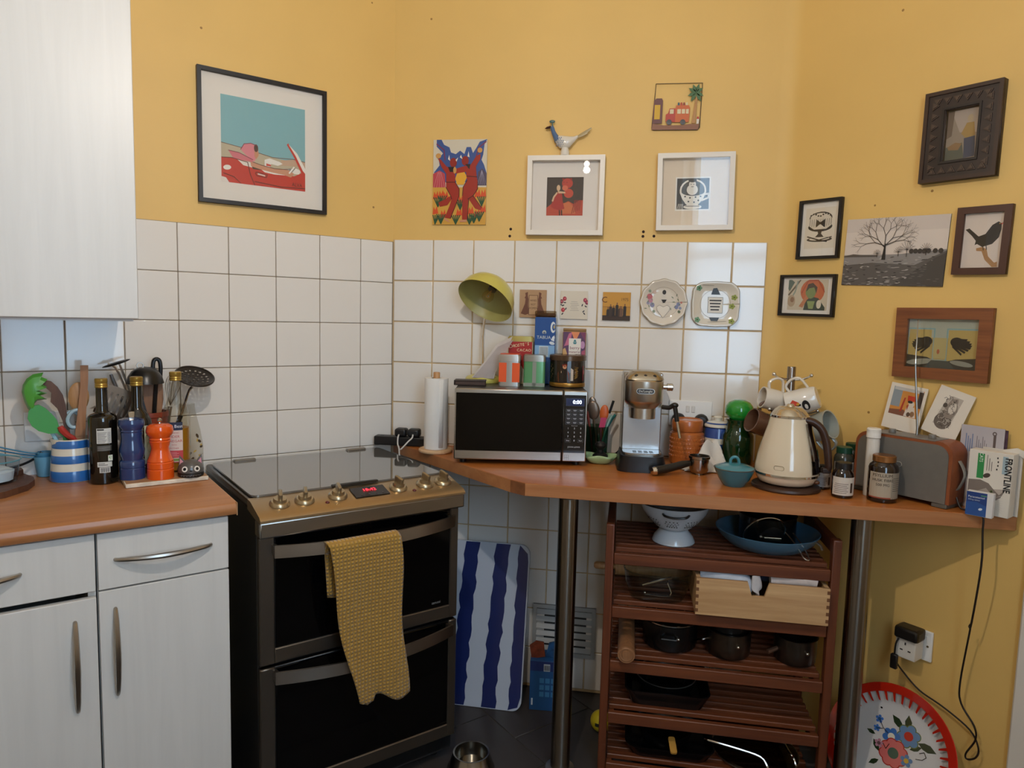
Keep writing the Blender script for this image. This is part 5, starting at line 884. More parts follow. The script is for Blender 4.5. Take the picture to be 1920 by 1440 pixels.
# right wall pictures
ck = [('r', '#ded2be', 0, 0, 1, 1), ('e', '#2a2622', .5, .74, .38, .16), ('e', '#ded2be', .5, .75, .33, .12), ('e', '#2a2622', .5, .53, .4, .12), ('p', '#d2c6b2', [(.13, .74), (.13, .56), (.3, .47), (.7, .47), (.87, .56), (.87, .74)]), ('e', '#d8ccb8', .5, .76, .34, .11), ('p', '#2a2622', [(.36, .72), (.5, .64), (.66, .72), (.66, .52), (.36, .52)]), ('p', '#ded2be', [(.3, .48), (.5, .6), (.66, .5)]), ('p', '#3a342e', [(.42, .46), (.58, .46), (.55, .36), (.64, .28), (.36, .28), (.45, .36)]), ('e', '#3a342e', .5, .22, .42, .06), ('e', '#ded2be', .5, .235, .34, .04), ('l', '#2a2622', [(.1, .3), (.5, .2), (.75, .16)], .004), ('l', '#2a2622', [(.9, .27), (.4, .19)], .003)]+[('l', '#2a2622', [(.15+.07*k, .56-.02*math.sin(k)), (.16+.07*k, .72)], .0012) for k in range(11)]+[('e', '#2a2622', .18+.08*k, .82+.03*math.sin(k*1.3), .03, .02) for k in range(9)]
picture('framed_print', 'small black-framed ink print of a layer cake on a stand', 'R', .139, 1.7165, .146, .19, .009, .016, BF, PAPER, .105, .13, ck, tilt=.8, pdz=.004)
ic = [('r', '#cdbfa4', 0, 0, 1, 1), ('e', '#c4683c', .62, .62, .3, .4), ('p', '#2f3d30', [(.42, 0), (.46, .3), (.6, .45), (.78, .4), (.95, .1), (.95, 0)]), ('e', '#7c8a50', .58, .6, .13, .22), ('p', '#4a3a2c', [(.46, .6), (.5, .85), (.62, .9), (.74, .75), (.72, .55), (.66, .75), (.54, .72)]), ('p', '#8a9a5c', [(.5, .3), (.7, .3), (.66, .05), (.55, .05)]), ('p', '#bf7a50', [(.3, .12), (.48, .5), (.52, .4), (.4, .08)]), ('l', '#6a5a44', [(.02, .5), (.2, .8), (.3, 1)], .006), ('l', '#8f9a8a', [(.02, .2), (.18, .6), (.24, .95)], .005), ('e', '#b39a7a', .1, .3, .1, .2), ('e', '#8f6a4a', .12, .34, .05, .09), ('l', '#a84a30', [(.35, .55), (.5, .96), (.75, .98), (.92, .6)], .003), ('p', '#5a6a5c', [(.04, .62), (.16, .92), (.08, 1), (0, 1), (0, .7)]), ('e', '#d9cdb4', .8, .2, .06, .14)]
picture('framed_print', 'small black-framed colour print of a haloed green woman', 'R', .11, 1.503, .197, .137, .009, .016, BF, PAPER, .142, .1, ic, tilt=1.0, pdz=.002)
random.seed(11)
tp = [('r', '#cdbfb4', 0, 0, 1, 1), ('r', '#d6c8bc', 0, .45, 1, .8), ('r', '#9a9088', 0, .42, 1, .46), ('p', '#8a8480', [(0, .44), (.4, .44), (1, .52), (1, 0), (0, 0)]), ('p', '#5c5652', [(0, .3), (.3, .34), (.72, .3), (1, .5), (1, .0), (0, 0)]), ('p', '#4a4541', [(.52, 0), (.9, .4), (1, .47), (1, 0)])]
for k in range(150): x, y = random.random(), random.random()**1.2*.42; tp.append(('e', random.choice(('#b0a8a2', '#3c3834', '#7a746e', '#9c948e', '#2c2826')), x, y, .012+.02*random.random(), .006, random.uniform(-15, 15)))
tp += [('p', '#4a4541', [(.56, .0), (.9, .38), (1, .45), (1, .0)])]+[('e', '#6a645e', .7+.25*random.random(), .3*random.random(), .02, .005) for k in range(20)]
tp += [('p', '#57504a', [(0, .44), (.1, .47), (.2, .455), (.35, .45), (.35, .43), (0, .43)])]
for x in (.68, .72, .76, .8, .84, .9, .95): tp.append(('e', '#3e3833', x, .5, .022, .035))
tp.append(('p', '#1e1a18', [(.395, .38), (.415, .62), (.425, .62), (.435, .38)]))
def branch(x, y, a, L, w_, n):
    x2 = x+L*math.cos(a)/1.5; y2 = y+L*math.sin(a); tp.append(('l', '#241f1c', [(x, y), (x2, y2)], w_))
    if n:
        for s_ in (-1, 1): branch(x2, y2, a+s_*random.uniform(.25, .65)+random.uniform(-.1, .1), L*random.uniform(.68, .82), w_*.68, n-1)
for a in (PI/2, PI/2+.75, PI/2-.75, PI/2+1.25, PI/2-1.2): branch(.415, .56+.03*random.random(), a, .16, .0022, 4)
def small(x, y, h):
    tp.append(('l', '#2c2622', [(x, y), (x, y+h*.5)], .0016))
    for k in range(9): a = PI*k/8; tp.append(('l', '#3a332e', [(x, y+h*.4), (x+h*.5*math.cos(a)/1.5, y+h*.45+h*.5*math.sin(a))], .0008))
small(.64, .42, .24); small(.56, .43, .14); small(.82, .44, .18); small(.35, .42, .12)
t = thing('photo_print', 'unframed black and white photograph of bare trees over frosty grass', 'photograph', RW(.3765, .0008, 1.631), rot=(0, math.radians(2.2), math.radians(-45)))
ob('board', G().box(-.149, .149, -.003, 0, -.101, .101), P('#2a2624', .6), t); art(t, .298, .202, tp, -.0034, z0=-.101, name='photograph', mat=print_mat(.3, .2), lift=1e-5)
bb = [('r', '#d8c8ba', 0, 0, 1, 1), ('p', '#1d1b1a', [(.02, .72), (.12, .74), (.38, .58), (.55, .62), (.7, .78), (.85, .84), (.93, .8), (.94, .7), (.9, .55), (.75, .43), (.5, .38), (.36, .44), (.3, .42), (.32, .5), (.2, .6)]), ('p', '#c23a26', [(.92, .8), (.99, .825), (.93, .77)]), ('e', '#d8a23a', .885, .8, .014, .01), ('p', '#a87a4c', [(.35, .36), (.5, .38), (.62, .34), (.68, .2), (.85, .08), (.92, .1), (.93, 0), (.8, .0), (.6, .14), (.5, .3), (.36, .31)]), ('l', '#2a1c14', [(.52, .39), (.54, .32)], .002), ('l', '#2a1c14', [(.6, .4), (.62, .33)], .002)]
picture('framed_print', 'brown-framed print of a blackbird on a branch', 'R', .6135, 1.646, .132, .182, .018, .016, P('#4a2c20', .4, var=.1, vs=12), PAPER, .094, .143, bb, pane=True, tilt=1.2)
wg = [('r', '#8f9a8a', 0, 0, 1, 1), ('r', '#a5a896', 0, .6, 1, 1), ('r', '#a8925a', .0, .18, 1, .62), ('r', '#b39a58', .02, .16, .34, .78), ('r', '#b39a58', .58, .16, .98, .78)]
for x0, x1 in ((.0, .38), (.56, 1.0)): wg += [('l', '#7fa0a0', [(x0, .14), (x0, .8), (x1, .8), (x1, .14)], .004)]
wg += [('r', '#b0a06a', .38, .2, .56, .62), ('p', '#2c2a26', [(0, .26), (.3, .22), (.4, .16), (.6, .16), (.7, .2), (1, .24), (1, 0), (0, 0)]), ('e', '#8f8f80', .2, .12, .2, .06, 8), ('e', '#8a8a7c', .78, .12, .16, .05, -8), ('p', '#3e4440', [(.36, .16), (.6, .16), (.7, 0), (.26, 0)]), ('e', '#a85a3a', .45, .34, .02, .05)]
for cx, sg in ((.33, -1), (.64, 1)):
    wg.append(('e', '#141416', cx+sg*.06, .54, .09, .1, -8*sg))
    for k in range(8): wg.append(('p', '#141416', [(cx, .62-.018*k), (cx+sg*(.14+.13*math.sin(k*.38+.5)), .6-.042*k+.012), (cx+sg*(.13+.12*math.sin(k*.38+.5)), .575-.042*k), (cx, .58-.02*k)]))
picture('framed_print', 'wooden framed picture of two black wings on a painted wall, above the radio', 'R', .5345, 1.363, .251, .203, .032, .02, wood('#6b3a20', '#8f5630', 'x', .4, 4.), P('#2a2420', .7), .188, .14, wg, tilt=.0)
# carved dark frame; the picture itself a plain study in the same colours
ab = [('r', '#8f8070', 0, 0, 1, 1), ('p', '#a8988a', [(.1, 1), (1, 1), (1, .5), (.4, .55)]), ('p', '#6b5a4c', [(0, 1), (.2, 1), (.16, .5), (0, .45)]), ('p', '#55584c', [(0, 0), (0, .28), (.5, .34), (.6, .0)]), ('p', '#a08048', [(.45, .52), (.6, .72), (.82, .72), (.88, .45), (.6, .42)]), ('p', '#3f4558', [(.55, .42), (.88, .44), (.92, .04), (.58, .02)]), ('p', '#8a6a48', [(.05, .28), (.3, .36), (.5, .32), (.4, .2), (.1, .22)]), ('e', '#b09a7c', .7, .8, .09, .08)]
mk_ = picture('carved_frame', 'dark carved wooden frame with a small picture in brown, ochre and blue', 'R', .541, 1.9385, .193, .247, .055, .022, P('#2e2019', .45, var=.2, vs=25), P('#3a3028', .7), .082, .135, ab, tilt=.6)
ob('inner_moulding', frame_box(G(), .098, .152, .006, -.026, -.018), P('#1e1510', .45), mk_); ob('outer_moulding', frame_box(G(), .193, .247, .01, -.027, -.021), P('#382418', .45), mk_)
dm = None
for k in range(26):
    if k < 14: sd = -1 if k < 7 else 1; x = sd*.067; z = -.084+.028*(k % 7); ro = 90 if sd < 0 else -90
    else: kk = k-14; sd = -1 if kk < 6 else 1; z = sd*.094; x = -.0625+.025*(kk % 6); ro = 180 if sd > 0 else 0
    rot = (0, math.radians(ro), 0)
    if dm is None: o = ob('carving', G().prism([(-.0105, -.008), (.0105, -.008), (0, .01)], -.0255, -.022).prism([(-.006, -.0055), (.006, -.0055), (0, .0055)], -.0285, -.0255), P('#4a382c', .5), mk_, (x, 0, z), rot=rot); dm = o.data
    else: link('carving', dm, mk_, (x, 0, z), rot=rot)

# ---------------------------------------------------------------- right end of the peninsula
def rthing(name, label, cat, d, off, z, group=None, turn=0.): return thing(name, label, cat, RW(d, off, z), -45+turn, group)
r = rthing('radio', 'grey-fronted portable radio with brown leather sides and tall aerial', 'radio', .497, .0685, ZC+.0005, turn=-1.5)
RL = P('#8a4a28', .45, var=.12, vs=30., bump=.2, bs=200.)
def rshape(w_, h_, rr_): return [(-w_/2, .012), (w_/2, .012)]+[(w_/2-rr_+rr_*math.cos(a), .012+h_-rr_+rr_*math.sin(a)) for a in [PI/2*k/6 for k in range(7)]]+[(-w_/2+rr_-rr_*math.sin(a), .012+h_-rr_+rr_*math.cos(a)) for a in [PI/2*k/6 for k in range(7)]]
ob('case', G().prism(rshape(.268, .168, .036), -.042, .042), RL, r, label='brown leather case'); ob('front', G().prism([(x, z+.001) for x, z in rshape(.25, .158, .032)], -.0455, -.0422), P('#6b665e', .55, var=.04, vs=50), r, label='grey speaker front')
ob('top_strip', G().box(-.088, .088, -.043, .036, .1785, .1815, .001), P('#75706a', .4), r)
for x in (-.11, .11): ob('foot', G().box(x-.02, x+.02, -.044, .04, 0, .0122, .002), P('#5a564e', .5), r)
for x in (-.045, .065): ob('knob', G().lathe([(0, .181), (.0095, .181), (.0098, .183), (.0098, .191), (.0085, .193), (0, .193)], 24, T(x, -.012, 0)), P('#6f6a62', .35), r)
ob('badge', G().tube([(x, -.0458, z) for x, z in rrect(.034, .013, .006, 4, -.012, .1)], .0009, 5, closed=True), P('#a39c90', .3), r)
ob('aerial', G().tube([(.012, .012, .18), (.012, .012, .2), (-.004, .012, .35), (-.0075, .012, .385)], [.0035, .003, .0026, .0026], 10), P('#8f8880', .3, 1.), r); ob('aerial_tip', G().tube([(-.0075, .012, .385), (-.0095, .012, .505), (-.0095, .012, .509)], [.0018, .0018, .003], 10), CHROME, r)
ob('strap', G().tube([(.134, 0, .13), (.146, 0, .11), (.15, 0, .09), (.14, 0, .06), (.134, 0, .05)], .009, 8, flat=(.25, 1), upv=(1, 0, 0), sub=4), P('#8a857c', .5), r)
ob('power_cord', G().tube([(.134, .0, .03), (.15, -.01, .006), (.172, -.012, .004), (.199, -.02, .003), (.212, -.0235, -.006), (.2135, -.024, -.04), (.216, -.02, -.135), (.198, .0, -.3), (.187, .016, -.32), (.19, .016, -.325), (.172, .03, -.49), (.178, .034, -.55), (.212, .04, -.6), (.216, .045, -.64), (.196, .046, -.69), (.2, .046, -.705), (.22, .046, -.69), (.225, .046, -.66), (.2, .047, -.62), (.13, .048, -.59), (.06, .05, -.572), (.012, .04, -.53), (.001, .02, -.5)], .0026, 6, sub=5), P('#1a0f0c', .5), r)
# cards standing on the radio
def card(label, d, z, w_, h_, shapes, tilt, bx=0.): t = thing('postcard', label, 'card', RW(d, .024, z), rot=(math.radians(-6), math.radians(tilt), math.radians(-45)), group='postcards behind the radio'); ob('card', G().box(-w_/2, w_/2, -.0006, .0006, 0, h_), P('#ddd2c2', .7), t); art(t, w_, h_, shapes, -.0009, z0=0, name='printed_face'); return t
rng = [('r', '#ddd2c2', 0, 0, 1, 1), ('r', '#c9853a', .1, .32, .92, .93), ('r', '#8a9296', .1, .5, .35, .93), ('r', '#b9b4ae', .12, .86, .9, .93), ('p', '#7a4a34', [(.1, .32), (.1, .42), (.5, .46), (.6, .36), (.6, .32)]), ('p', '#a8321c', [(.38, .4), (.44, .72), (.48, .72), (.44, .42)]), ('p', '#c23a1e', [(.52, .78), (.74, .78), (.76, .68), (.54, .66)]), ('e', '#d9cdbf', .66, .6, .08, .07), ('p', '#d6cabc', [(.56, .55), (.76, .55), (.84, .33), (.52, .33)]), ('p', '#a8421f', [(.54, .56), (.6, .6), (.58, .45)]), ('e', '#2a2420', .62, .65, .07, .03), ('e', '#8f6a4a', .74, .4, .06, .06), ('e', '#5a4434', .64, .38, .05, .05), ('r', '#4a3a30', .8, .55, .92, .9)]
card('orange postcard with white border, left of the radio aerial', .443, 1.1035, .104, .136, rng, 7)
eng = [('r', '#ddd2c2', 0, 0, 1, 1)]
random.seed(5)
eng += [('p', '#b3a79a', [(.3, .72), (.42, .86), (.74, .86), (.7, .4), (.5, .2), (.22, .22)]), ('e', '#6b5f55', .46, .32, .24, .17), ('p', '#8a7d71', [(.34, .5), (.44, .8), (.6, .84), (.72, .6), (.66, .42), (.46, .4)]), ('e', '#4a4038', .34, .64, .06, .05), ('e', '#cfc3b4', .56, .62, .1, .12)]
for k in range(44): a = random.random()*6.28; x, y = .48+.2*random.uniform(-1, 1), .5+.3*random.uniform(-1, 1); eng.append(('l', random.choice(('#3a322c', '#cdc2b4', '#5a5048')), [(x, y), (x+.06*math.cos(a), y+.04*math.sin(a)), (x+.1*math.cos(a+.6), y+.07*math.sin(a+.6))], .0011))
card('cream card with a sepia engraving, leaning right of the radio aerial', .549, 1.1035, .094, .138, eng, 17)
# packets at the right end
t = rthing('leaflet', 'pale blue-grey instruction leaflet standing behind the packets', 'leaflet', .662, .0235, ZC+.0005)
ob('sheet', G().box(-.052, .052, -.0012, .0012, 0, .225), P('#b4adb0', .8), t); art(t, .104, .225, [('r', '#b4adb0', 0, 0, 1, 1)]+[('r', '#6f7fa0', .12+.05*k, .68, .145+.05*k, .9-.03*(k % 3)) for k in range(4)]+[('r', '#7a7478', .38+.045*k, .7, .395+.045*k, .88-.04*(k % 3)) for k in range(6)]+[('r', '#5a4c48', .76, .72, .82, .92), ('e', '#5a4c48', .78, .93, .05, .025), ('e', '#b4adb0', .78, .93, .025, .012)], -.0015, name='printed_face')
t = rthing('photo_card', 'dark-edged card standing behind the leaflet', 'card', .7, .0195, ZC+.0005); ob('card', G().box(-.02, .02, -.001, .001, 0, .222), P('#4a3040', .6, var=.5, vs=60), t)
t = rthing('flea_treatment_box', 'white medicine box with FRONTLINE lettering and a cat picture', 'box', .703, .052, ZC+.0005, turn=2)
t['label'] = 'white cat medicine box with green panel, stood on end at the right'
ob('box', G().box(-.05, .05, -.02, .02, 0, .168, .0012), P('#ddd5c8', .6), t)
fr = [('r', '#ddd5c8', 0, 0, 1, 1), ('r', '#2f8a48', .2, .56, .36, .96), ('r', '#9fb4bc', .78, .68, .9, .96), ('p', '#7d7168', [(.02, .14), (.02, .52), (.3, .54), (.5, .5), (.62, .42), (.9, .44), (.8, .3), (.6, .2), (.4, .12)]), ('p', '#a89c90', [(.1, .3), (.45, .42), (.6, .32), (.4, .2)]), ('e', '#5a6a3c', .58, .37, .035, .03), ('e', '#14120f', .58, .37, .015, .02), ('p', '#b5a89c', [(.62, .42), (.88, .43), (.76, .34)]), ('e', '#4a3a34', .44, .62, .09, .035, 30)]
for k in range(3): fr.append(('r', '#6a625a', .42+.055*k, .7, .435+.055*k, .95-.05*k))
for k in range(4): fr.append(('e', '#3a3430', .66+.02*math.sin(k), .74+.06*k, .018, .016))
for k in range(8): fr.append(('l', '#cfc6ba', [(.7, .3-.025*k), (.86, .34-.04*k)], .0007))
art(t, .098, .166, fr, -.0203, z0=.001, name='printed_face'); txt(t, 'FRONTLINE', .0215, '#1c1a1c', .0405, .112, -.0213, rot=-90, sx=.8, bold=.0006); txt(t, 'CATS', .0115, '#eef0e8', -.0215, .15, -.0213, rot=-90, sx=.9)
t = rthing('tablet_box', 'small blue tablet box lying open at the front of the packets', 'box', .7, .1025, ZC+.0005, turn=8)
ob('box', G().box(-.03, .03, -.01, .01, 0, .064, .0008), P('#d9d5d2', .6), t); art(t, .046, .062, [('r', '#274f8f', 0, 0, 1, 1), ('p', '#1d3a78', [(0, .55), (.5, .6), (1, .45), (1, 1), (0, 1)]), ('e', '#d8dde0', .72, .3, .1, .05, 20), ('r', '#5a9a6a', .7, .86, .98, .9)], -.0103, x0=-.03, z0=.001, name='printed_face')
txt(t, 'Paracetamol', .0075, '#e4e8ee', -.026, .05, -.0113, al='LEFT'); txt(t, '500mg tablets', .0048, '#c9d2e0', -.026, .0425, -.0113, al='LEFT')
t = rthing('paper_strip', 'white folded paper strip sticking out to the right of the packets', 'paper', .728, .028, 1.0895); ob('strip', G().prism([(-.012, -.012), (.02, -.004), (.043, -.016), (.043, .003), (.018, .012), (-.012, .003)], -.004, .004), P('#d6cfc4', .7), t)
t = rthing('envelope', 'white envelopes standing at the far right behind the packets', 'envelope', .716, .0265, ZC+.0005, turn=1); ob('sheet', G().box(-.048, .044, -.002, .002, 0, .172), P('#cfc6ba', .8), t)
# supplement bottles
AMB = P('#1c0d07', .08, coat=.5)
def pill(name, label, x, y, r_, h_, capc, lab, shapes, sh=.75, glassm=None, texts=(), capr=.78):
    t = thing(name, label, 'bottle', (x, y, ZC+.0005), 0, 'supplement bottles by the radio'); z1 = h_*sh
    ob('body', G().lathe([(0, .0005), (r_-.003, 0), (r_, .003), (r_, z1-.012), (r_*.93, z1-.004), (r_*.78, z1+.002), (r_*.72, z1+.006), (0, z1+.006)], 36), glassm or AMB, t)
    cm = [(r_*capr, z1+.006), (r_*capr, h_-.002), (r_*capr-.002, h_), (0, h_)]; ob('cap', G().lathe(cm, 36), P(capc, .4) if isinstance(capc, str) else capc, t)
    if shapes: art(t, r_*2.6, z1*.68, shapes, -.0005, x0=-r_*1.3, z0=z1*.12, wrap=r_, name='label_band')
    for s_, sz, xx, zz, c_ in texts: txt(t, s_, sz, c_, xx, zz, -.0011, wrap=r_, al='LEFT')
    return t
lines = lambda c0, c1, n=8: [('r', c0, 0, 0, 1, 1)]+[('r', c1, .08+.02*(k % 3), .12+.1*k, .55+.05*(k % 2), .15+.1*k) for k in range(n)]+[('r', '#3a2418', .68, .15, .78, .7)]
pill('supplement_bottle', 'large amber bottle of fibre capsules with gold cap, in front of the radio', 1.603, -.462, .0385, .13, P('#9c6a3c', .3, .7), '', [('r', '#a89a86', 0, 0, 1, 1), ('r', '#8f8474', .6, 0, 1, 1), ('r', '#8a3a24', 0, 0, 1, .05)]+[('r', '#5a5248', .64, .3+.08*k, .9, .325+.08*k) for k in range(7)], .82, texts=(('PSYLLIUM', .012, -.04, .077, '#3a2c22'), ('HUSK FIBRE', .0105, -.04, .064, '#3a2c22'), ('500 MG', .0105, -.03, .051, '#3a2c22')))
pill('supplement_bottle', 'small amber bottle with black cap, in front of the green-capped ones', 1.502, -.447, .029, .1, '#14100e', '', lines('#c9c0b4', '#6a6058', 6), .76)
pill('supplement_bottle', 'amber bottle half hidden behind the kettle handle', 1.474, -.352, .022, .07, '#0d0b0a', '', lines('#b9b4b0', '#6a6468', 6), .9)
pill('supplement_bottle', 'green-capped bottle with white label, behind the small amber bottle', 1.541, -.31, .0285, .122, '#12402c', '', lines('#c4bcae', '#7a7268', 6), .8, P('#3a3a30', .2))
pill('supplement_bottle', 'second green-capped bottle, beside the left end of the radio', 1.583, -.255, .0285, .126, '#143c22', '', lines('#b8ae9e', '#6b3a2c', 6), .8, P('#3a3a30', .2))
t = thing('tablet_tube', 'tall white effervescent tablet tube beside the radio', 'tube', (1.588, -.408, ZC+.0005)); ob('tube', G().lathe([(0, 0), (.0165, 0), (.0172, .002), (.0172, .168), (0, .168)], 28), P('#cfc8be', .4), t); ob('cap', G().lathe([(.0172, .1685), (.019, .17), (.019, .182), (.0185, .184), (.019, .186), (.019, .194), (.0165, .197), (0, .197)], 28), P('#e3ded6', .4), t)
art(t, .045, .16, [('r', '#d6cfc4', 0, 0, 1, 1), ('p', '#6f9ab8', [(0, .78), (.3, .86), (.7, .82), (1, .92), (1, 1), (0, 1)]), ('r', '#b59a5a', .2, .1, .32, .45), ('r', '#8a8278', .5, .1, .58, .6)], -.0005, z0=.003, wrap=.0172, name='label_band')
# socket with adaptor on the right wall
t = rthing('wall_socket', 'white wall socket low on the yellow wall', 'socket', .535, .001, .482); ob('plate', G().box(-.043, .043, -.009, 0, -.045, .045, .003, 2), WHITE, t); ob('switch', G().box(.018, .03, -.013, -.009, .012, .032, .001), WHITE, t); ob('screw', G().lathe([(.0035, 0), (.003, .0012), (0, .0015)], 12, T(.031, -.009, 0)@RX(90)), P('#6a5a40', .4, .6), t)
t = rthing('socket_adaptor', 'white multi-socket adaptor plugged into the low wall socket', 'adaptor', .527, .0105, .472); ob('block', G().box(-.029, .029, -.05, 0, -.03, .03, .004, 2), P('#d9d2c6', .4), t)
for x, z, w_, h_ in ((-.002, .02, .004, .008), (-.014, -.002, .008, .004), (.008, -.002, .008, .004)): ob('slot', G().box(x, x+w_, -.0506, -.0495, z-h_, z), P('#2a2420', .7), t)
t = rthing('charger', 'black mains charger on top of the white adaptor', 'charger', .531, .0205, .5025); ob('block', G().box(-.034, .034, -.054, 0, 0, .036, .008, 2), P('#14100f', .4), t)
t = rthing('inline_plug', 'small black connector hanging below the charger', 'connector', .506, .075, .408); ob('body', G().box(-.01, .01, -.006, .006, 0, .045, .003), P('#14100f', .4), t); ob('cord', G().tube([(0, 0, .045), (0, .003, .075), (.004, .01, .092)], .0026, sub=3), BLACK, t)
# enamel tray leaning on the wall
t = thing('enamel_tray', 'round enamel tray with red rim and painted flowers, leaning on the wall', 'tray', RW(.53, .104, .178), rot=(math.radians(-25), 0, math.radians(-45)))
ENW = P('#cfcbc8', .12, coat=.5)
ob('tray', G().lathe([(0, -.012), (.128, -.012), (.138, -.01), (.158, .016), (.163, .018), (.163, .02), (.136, -.007), (.128, -.009), (0, -.009)], 64, RX(90)), ENW, t); ob('rim', G().lathe([(.157, .0152), (.18, .021), (.1815, .023), (.18, .025), (.157, .0195)], 64, RX(90)), P('#b8210f', .2, coat=.4), t, label='broad red enamel rim')
dm = None
for k in range(40):
    a = 2*PI*k/40; M_ = RY(math.degrees(a)); me_ = None
    if dm is None: o = ob('red_dash', G().add([(.131, -.0074+.0, -.0015), (.157, -.0182, -.004), (.158, -.0188, .004), (.134, -.0088, .003)], [(0, 1, 2, 3)]), P('#b8210f', .2, coat=.4), t, rot=(0, a, 0)); dm = o.data; 
    else: link('red_dash', dm, t, rot=(0, a, 0))
fw_ = []
def flower(cx, cy, r_, pc, cc, n=5, edge=None):
    for k in range(n):
        a = 2*PI*k/n+.4
        if edge: fw_.append(('e', edge, cx+r_*math.cos(a), cy+r_*math.sin(a), r_*.68, r_*.68))
    for k in range(n): a = 2*PI*k/n+.4; fw_.append(('e', pc, cx+r_*math.cos(a), cy+r_*math.sin(a), r_*.56, r_*.56))
    fw_.append(('e', cc, cx, cy, r_*.62, r_*.62))
def lf(cx, cy, L, a): fw_.append(('p', '#24361f', [(cx+L*u*math.cos(a)-L*.22*math.sin(PI*u)*math.sin(a)*s_, cy+L*u*math.sin(a)+L*.22*math.sin(PI*u)*math.cos(a)*s_) for u, s_ in ((0, 1), (.3, 1), (.6, 1), (1, 0), (.6, -1), (.3, -1))]))
for cx, cy, L, a in ((.6, .72, .17, 1.75), (.55, .72, .17, 2.5), (.72, .66, .19, -.1), (.66, .56, .13, .6), (.38, .4, .13, 2.3), (.3, .55, .1, 3), (.7, .36, .14, -.6), (.5, .28, .14, -1.6), (.4, .32, .12, -2.4)): lf(cx, cy, L, a)
flower(.62, .68, .075, '#5a7fa8', '#b5231c', 6, '#5c6a2c'); flower(.46, .6, .06, '#3c6cae', '#e0d8c4', 6); flower(.52, .45, .09, '#cf6a66', '#3f5a4c', 8, '#a8281f'); flower(.3, .72, .028, '#3f6fb8', '#24507c', 5); flower(.3, .62, .024, '#3f6fb8', '#24507c', 5); flower(.36, .48, .03, '#b58090', '#6a4a4c', 5); flower(.66, .44, .04, '#5a7fa8', '#c9a23a', 5)
fw_ += [('l', '#2a1a14', [(.31, .71), (.36, .65), (.42, .62)], .0018), ('l', '#2a1a14', [(.31, .62), (.36, .64)], .0018), ('l', '#2a1a14', [(.74, .5), (.8, .52), (.83, .56), (.8, .6), (.76, .57)], .0018), ('l', '#2a1a14', [(.4, .5), (.44, .46), (.46, .52)], .0018), ('e', '#1a1614', .29, .84, .012, .009)]
art(t, .27, .27, fw_, .0086, z0=-.128, name='painted_flowers', mat=print_mat(.15, .5))

# ---------------------------------------------------------------- slatted rack and what stands on it
RK = wood('#582b16', '#764022', 'x', .45, 3.); RKZ = wood('#552a15', '#6e381d', 'z', .45, 3.)
rk = thing('slatted_rack', 'reddish wooden slatted rack with five shelves under the peninsula', 'rack', (1.172, -.31, 0))
x0, x1 = -.332, .333
for sx in (x0, x1-.025):
    for y in (-.17, .14): ob('stile', G().box(sx, sx+.025, y, y+.03, 0, .80, .004, 2), RKZ, rk)
    ob('top_rail', G().box(sx+.001, sx+.024, -.139, .139, .755, .795, .003), RKZ, rk)
SH = (.711, .545, .375, .209, .045); sm = {}
for z in SH:
    ob('front_rail', G().box(x0+.026, x1-.026, -.168, -.15, z-.034, z, .002), RK, rk); ob('back_rail', G().box(x0+.026, x1-.026, .15, .168, z-.034, z, .002), RK, rk)
    for sx in (x0+.026, x1-.044): ob('side_rail', G().box(sx, sx+.018, -.149, .149, z-.034, z-.006, .002), RK, rk)
    for k in range(8):
        loc = (0, -.125+.0385*k, z+.002)
        if 's' not in sm: sm['s'] = ob('slat', G().box(x0+.027, x1-.027, -.0105, .0105, -.0075, .0075, .002), RK, rk, loc).data
        else: link('slat', sm['s'], rk, loc)
for z in (.69, .53, .36, .19):
    for sx in (x1+.0005,): ob('screw', G().lathe([(.004, 0), (.0035, .0015), (0, .002)], 10, T(sx, -.155, z)@RY(90)), STEEL, rk)
Z1, Z2, Z3, Z4, Z5 = [z+.0102 for z in SH]
BLK = P('#0c0c0d', .25, coat=.2); STL = P('#7d766c', .25, .95)
# top shelf
t = thing('colander', 'white enamel footed colander on the top shelf of the rack', 'colander', (1.046, -.345, Z1))
EN = P('#c4cbd2', .15, coat=.5)
ob('foot', G().lathe([(.064, 0), (.065, .003), (.058, .02), (.044, .036), (.041, .042)], 40), EN, t, solid=.002); g = G(); 
ob('bowl', G().lathe([(0, .041), (.043, .042), (.061, .054), (.083, .076), (.1, .1), (.11, .126), (.1085, .126), (.098, .101), (.081, .078), (0, .044)], 48), EN, t); ob('rim', G().tube(ring(.11, 48, .1265), .0022, 6, closed=True), P('#2a2622', .4), t)
dm = None
for cx in (-.75, 0.0, .75):
    for row in range(4):
        for k in range(5-row % 2):
            a = cx+(k-2+.5*(row % 2))*.1*(1+.08*row)-.15; f_ = row/4; rr_ = .0705+.021*f_*1.05; zz = .064+.026*f_
            loc = (rr_*math.sin(a)*1.012, -rr_*math.cos(a)*1.012, zz); rot = (math.radians(45), 0, a)
            if dm is None: o = ob('drain_hole', G().lathe([(0, .0005), (.0025, .0004)], 8), P('#15181c', .8), t, loc, rot=rot); dm = o.data
            else: link('drain_hole', dm, t, loc, rot=rot)
for s_ in (-1, 1): ob('handle', G().tube([(-.04, s_*.094, .11), (-.034, s_*.112, .108), (-.01, s_*.118, .105), (.02, s_*.118, .107), (.03, s_*.112, .109), (.036, s_*.096, .11)], .0036, 8, sub=3), P('#2a2826', .3, .6), t)
t = thing('wok', 'large blue-grey shallow pan on the top shelf of the rack', 'pan', (1.327, -.335, Z1)); BLU = P('#47708a', .3, coat=.2)
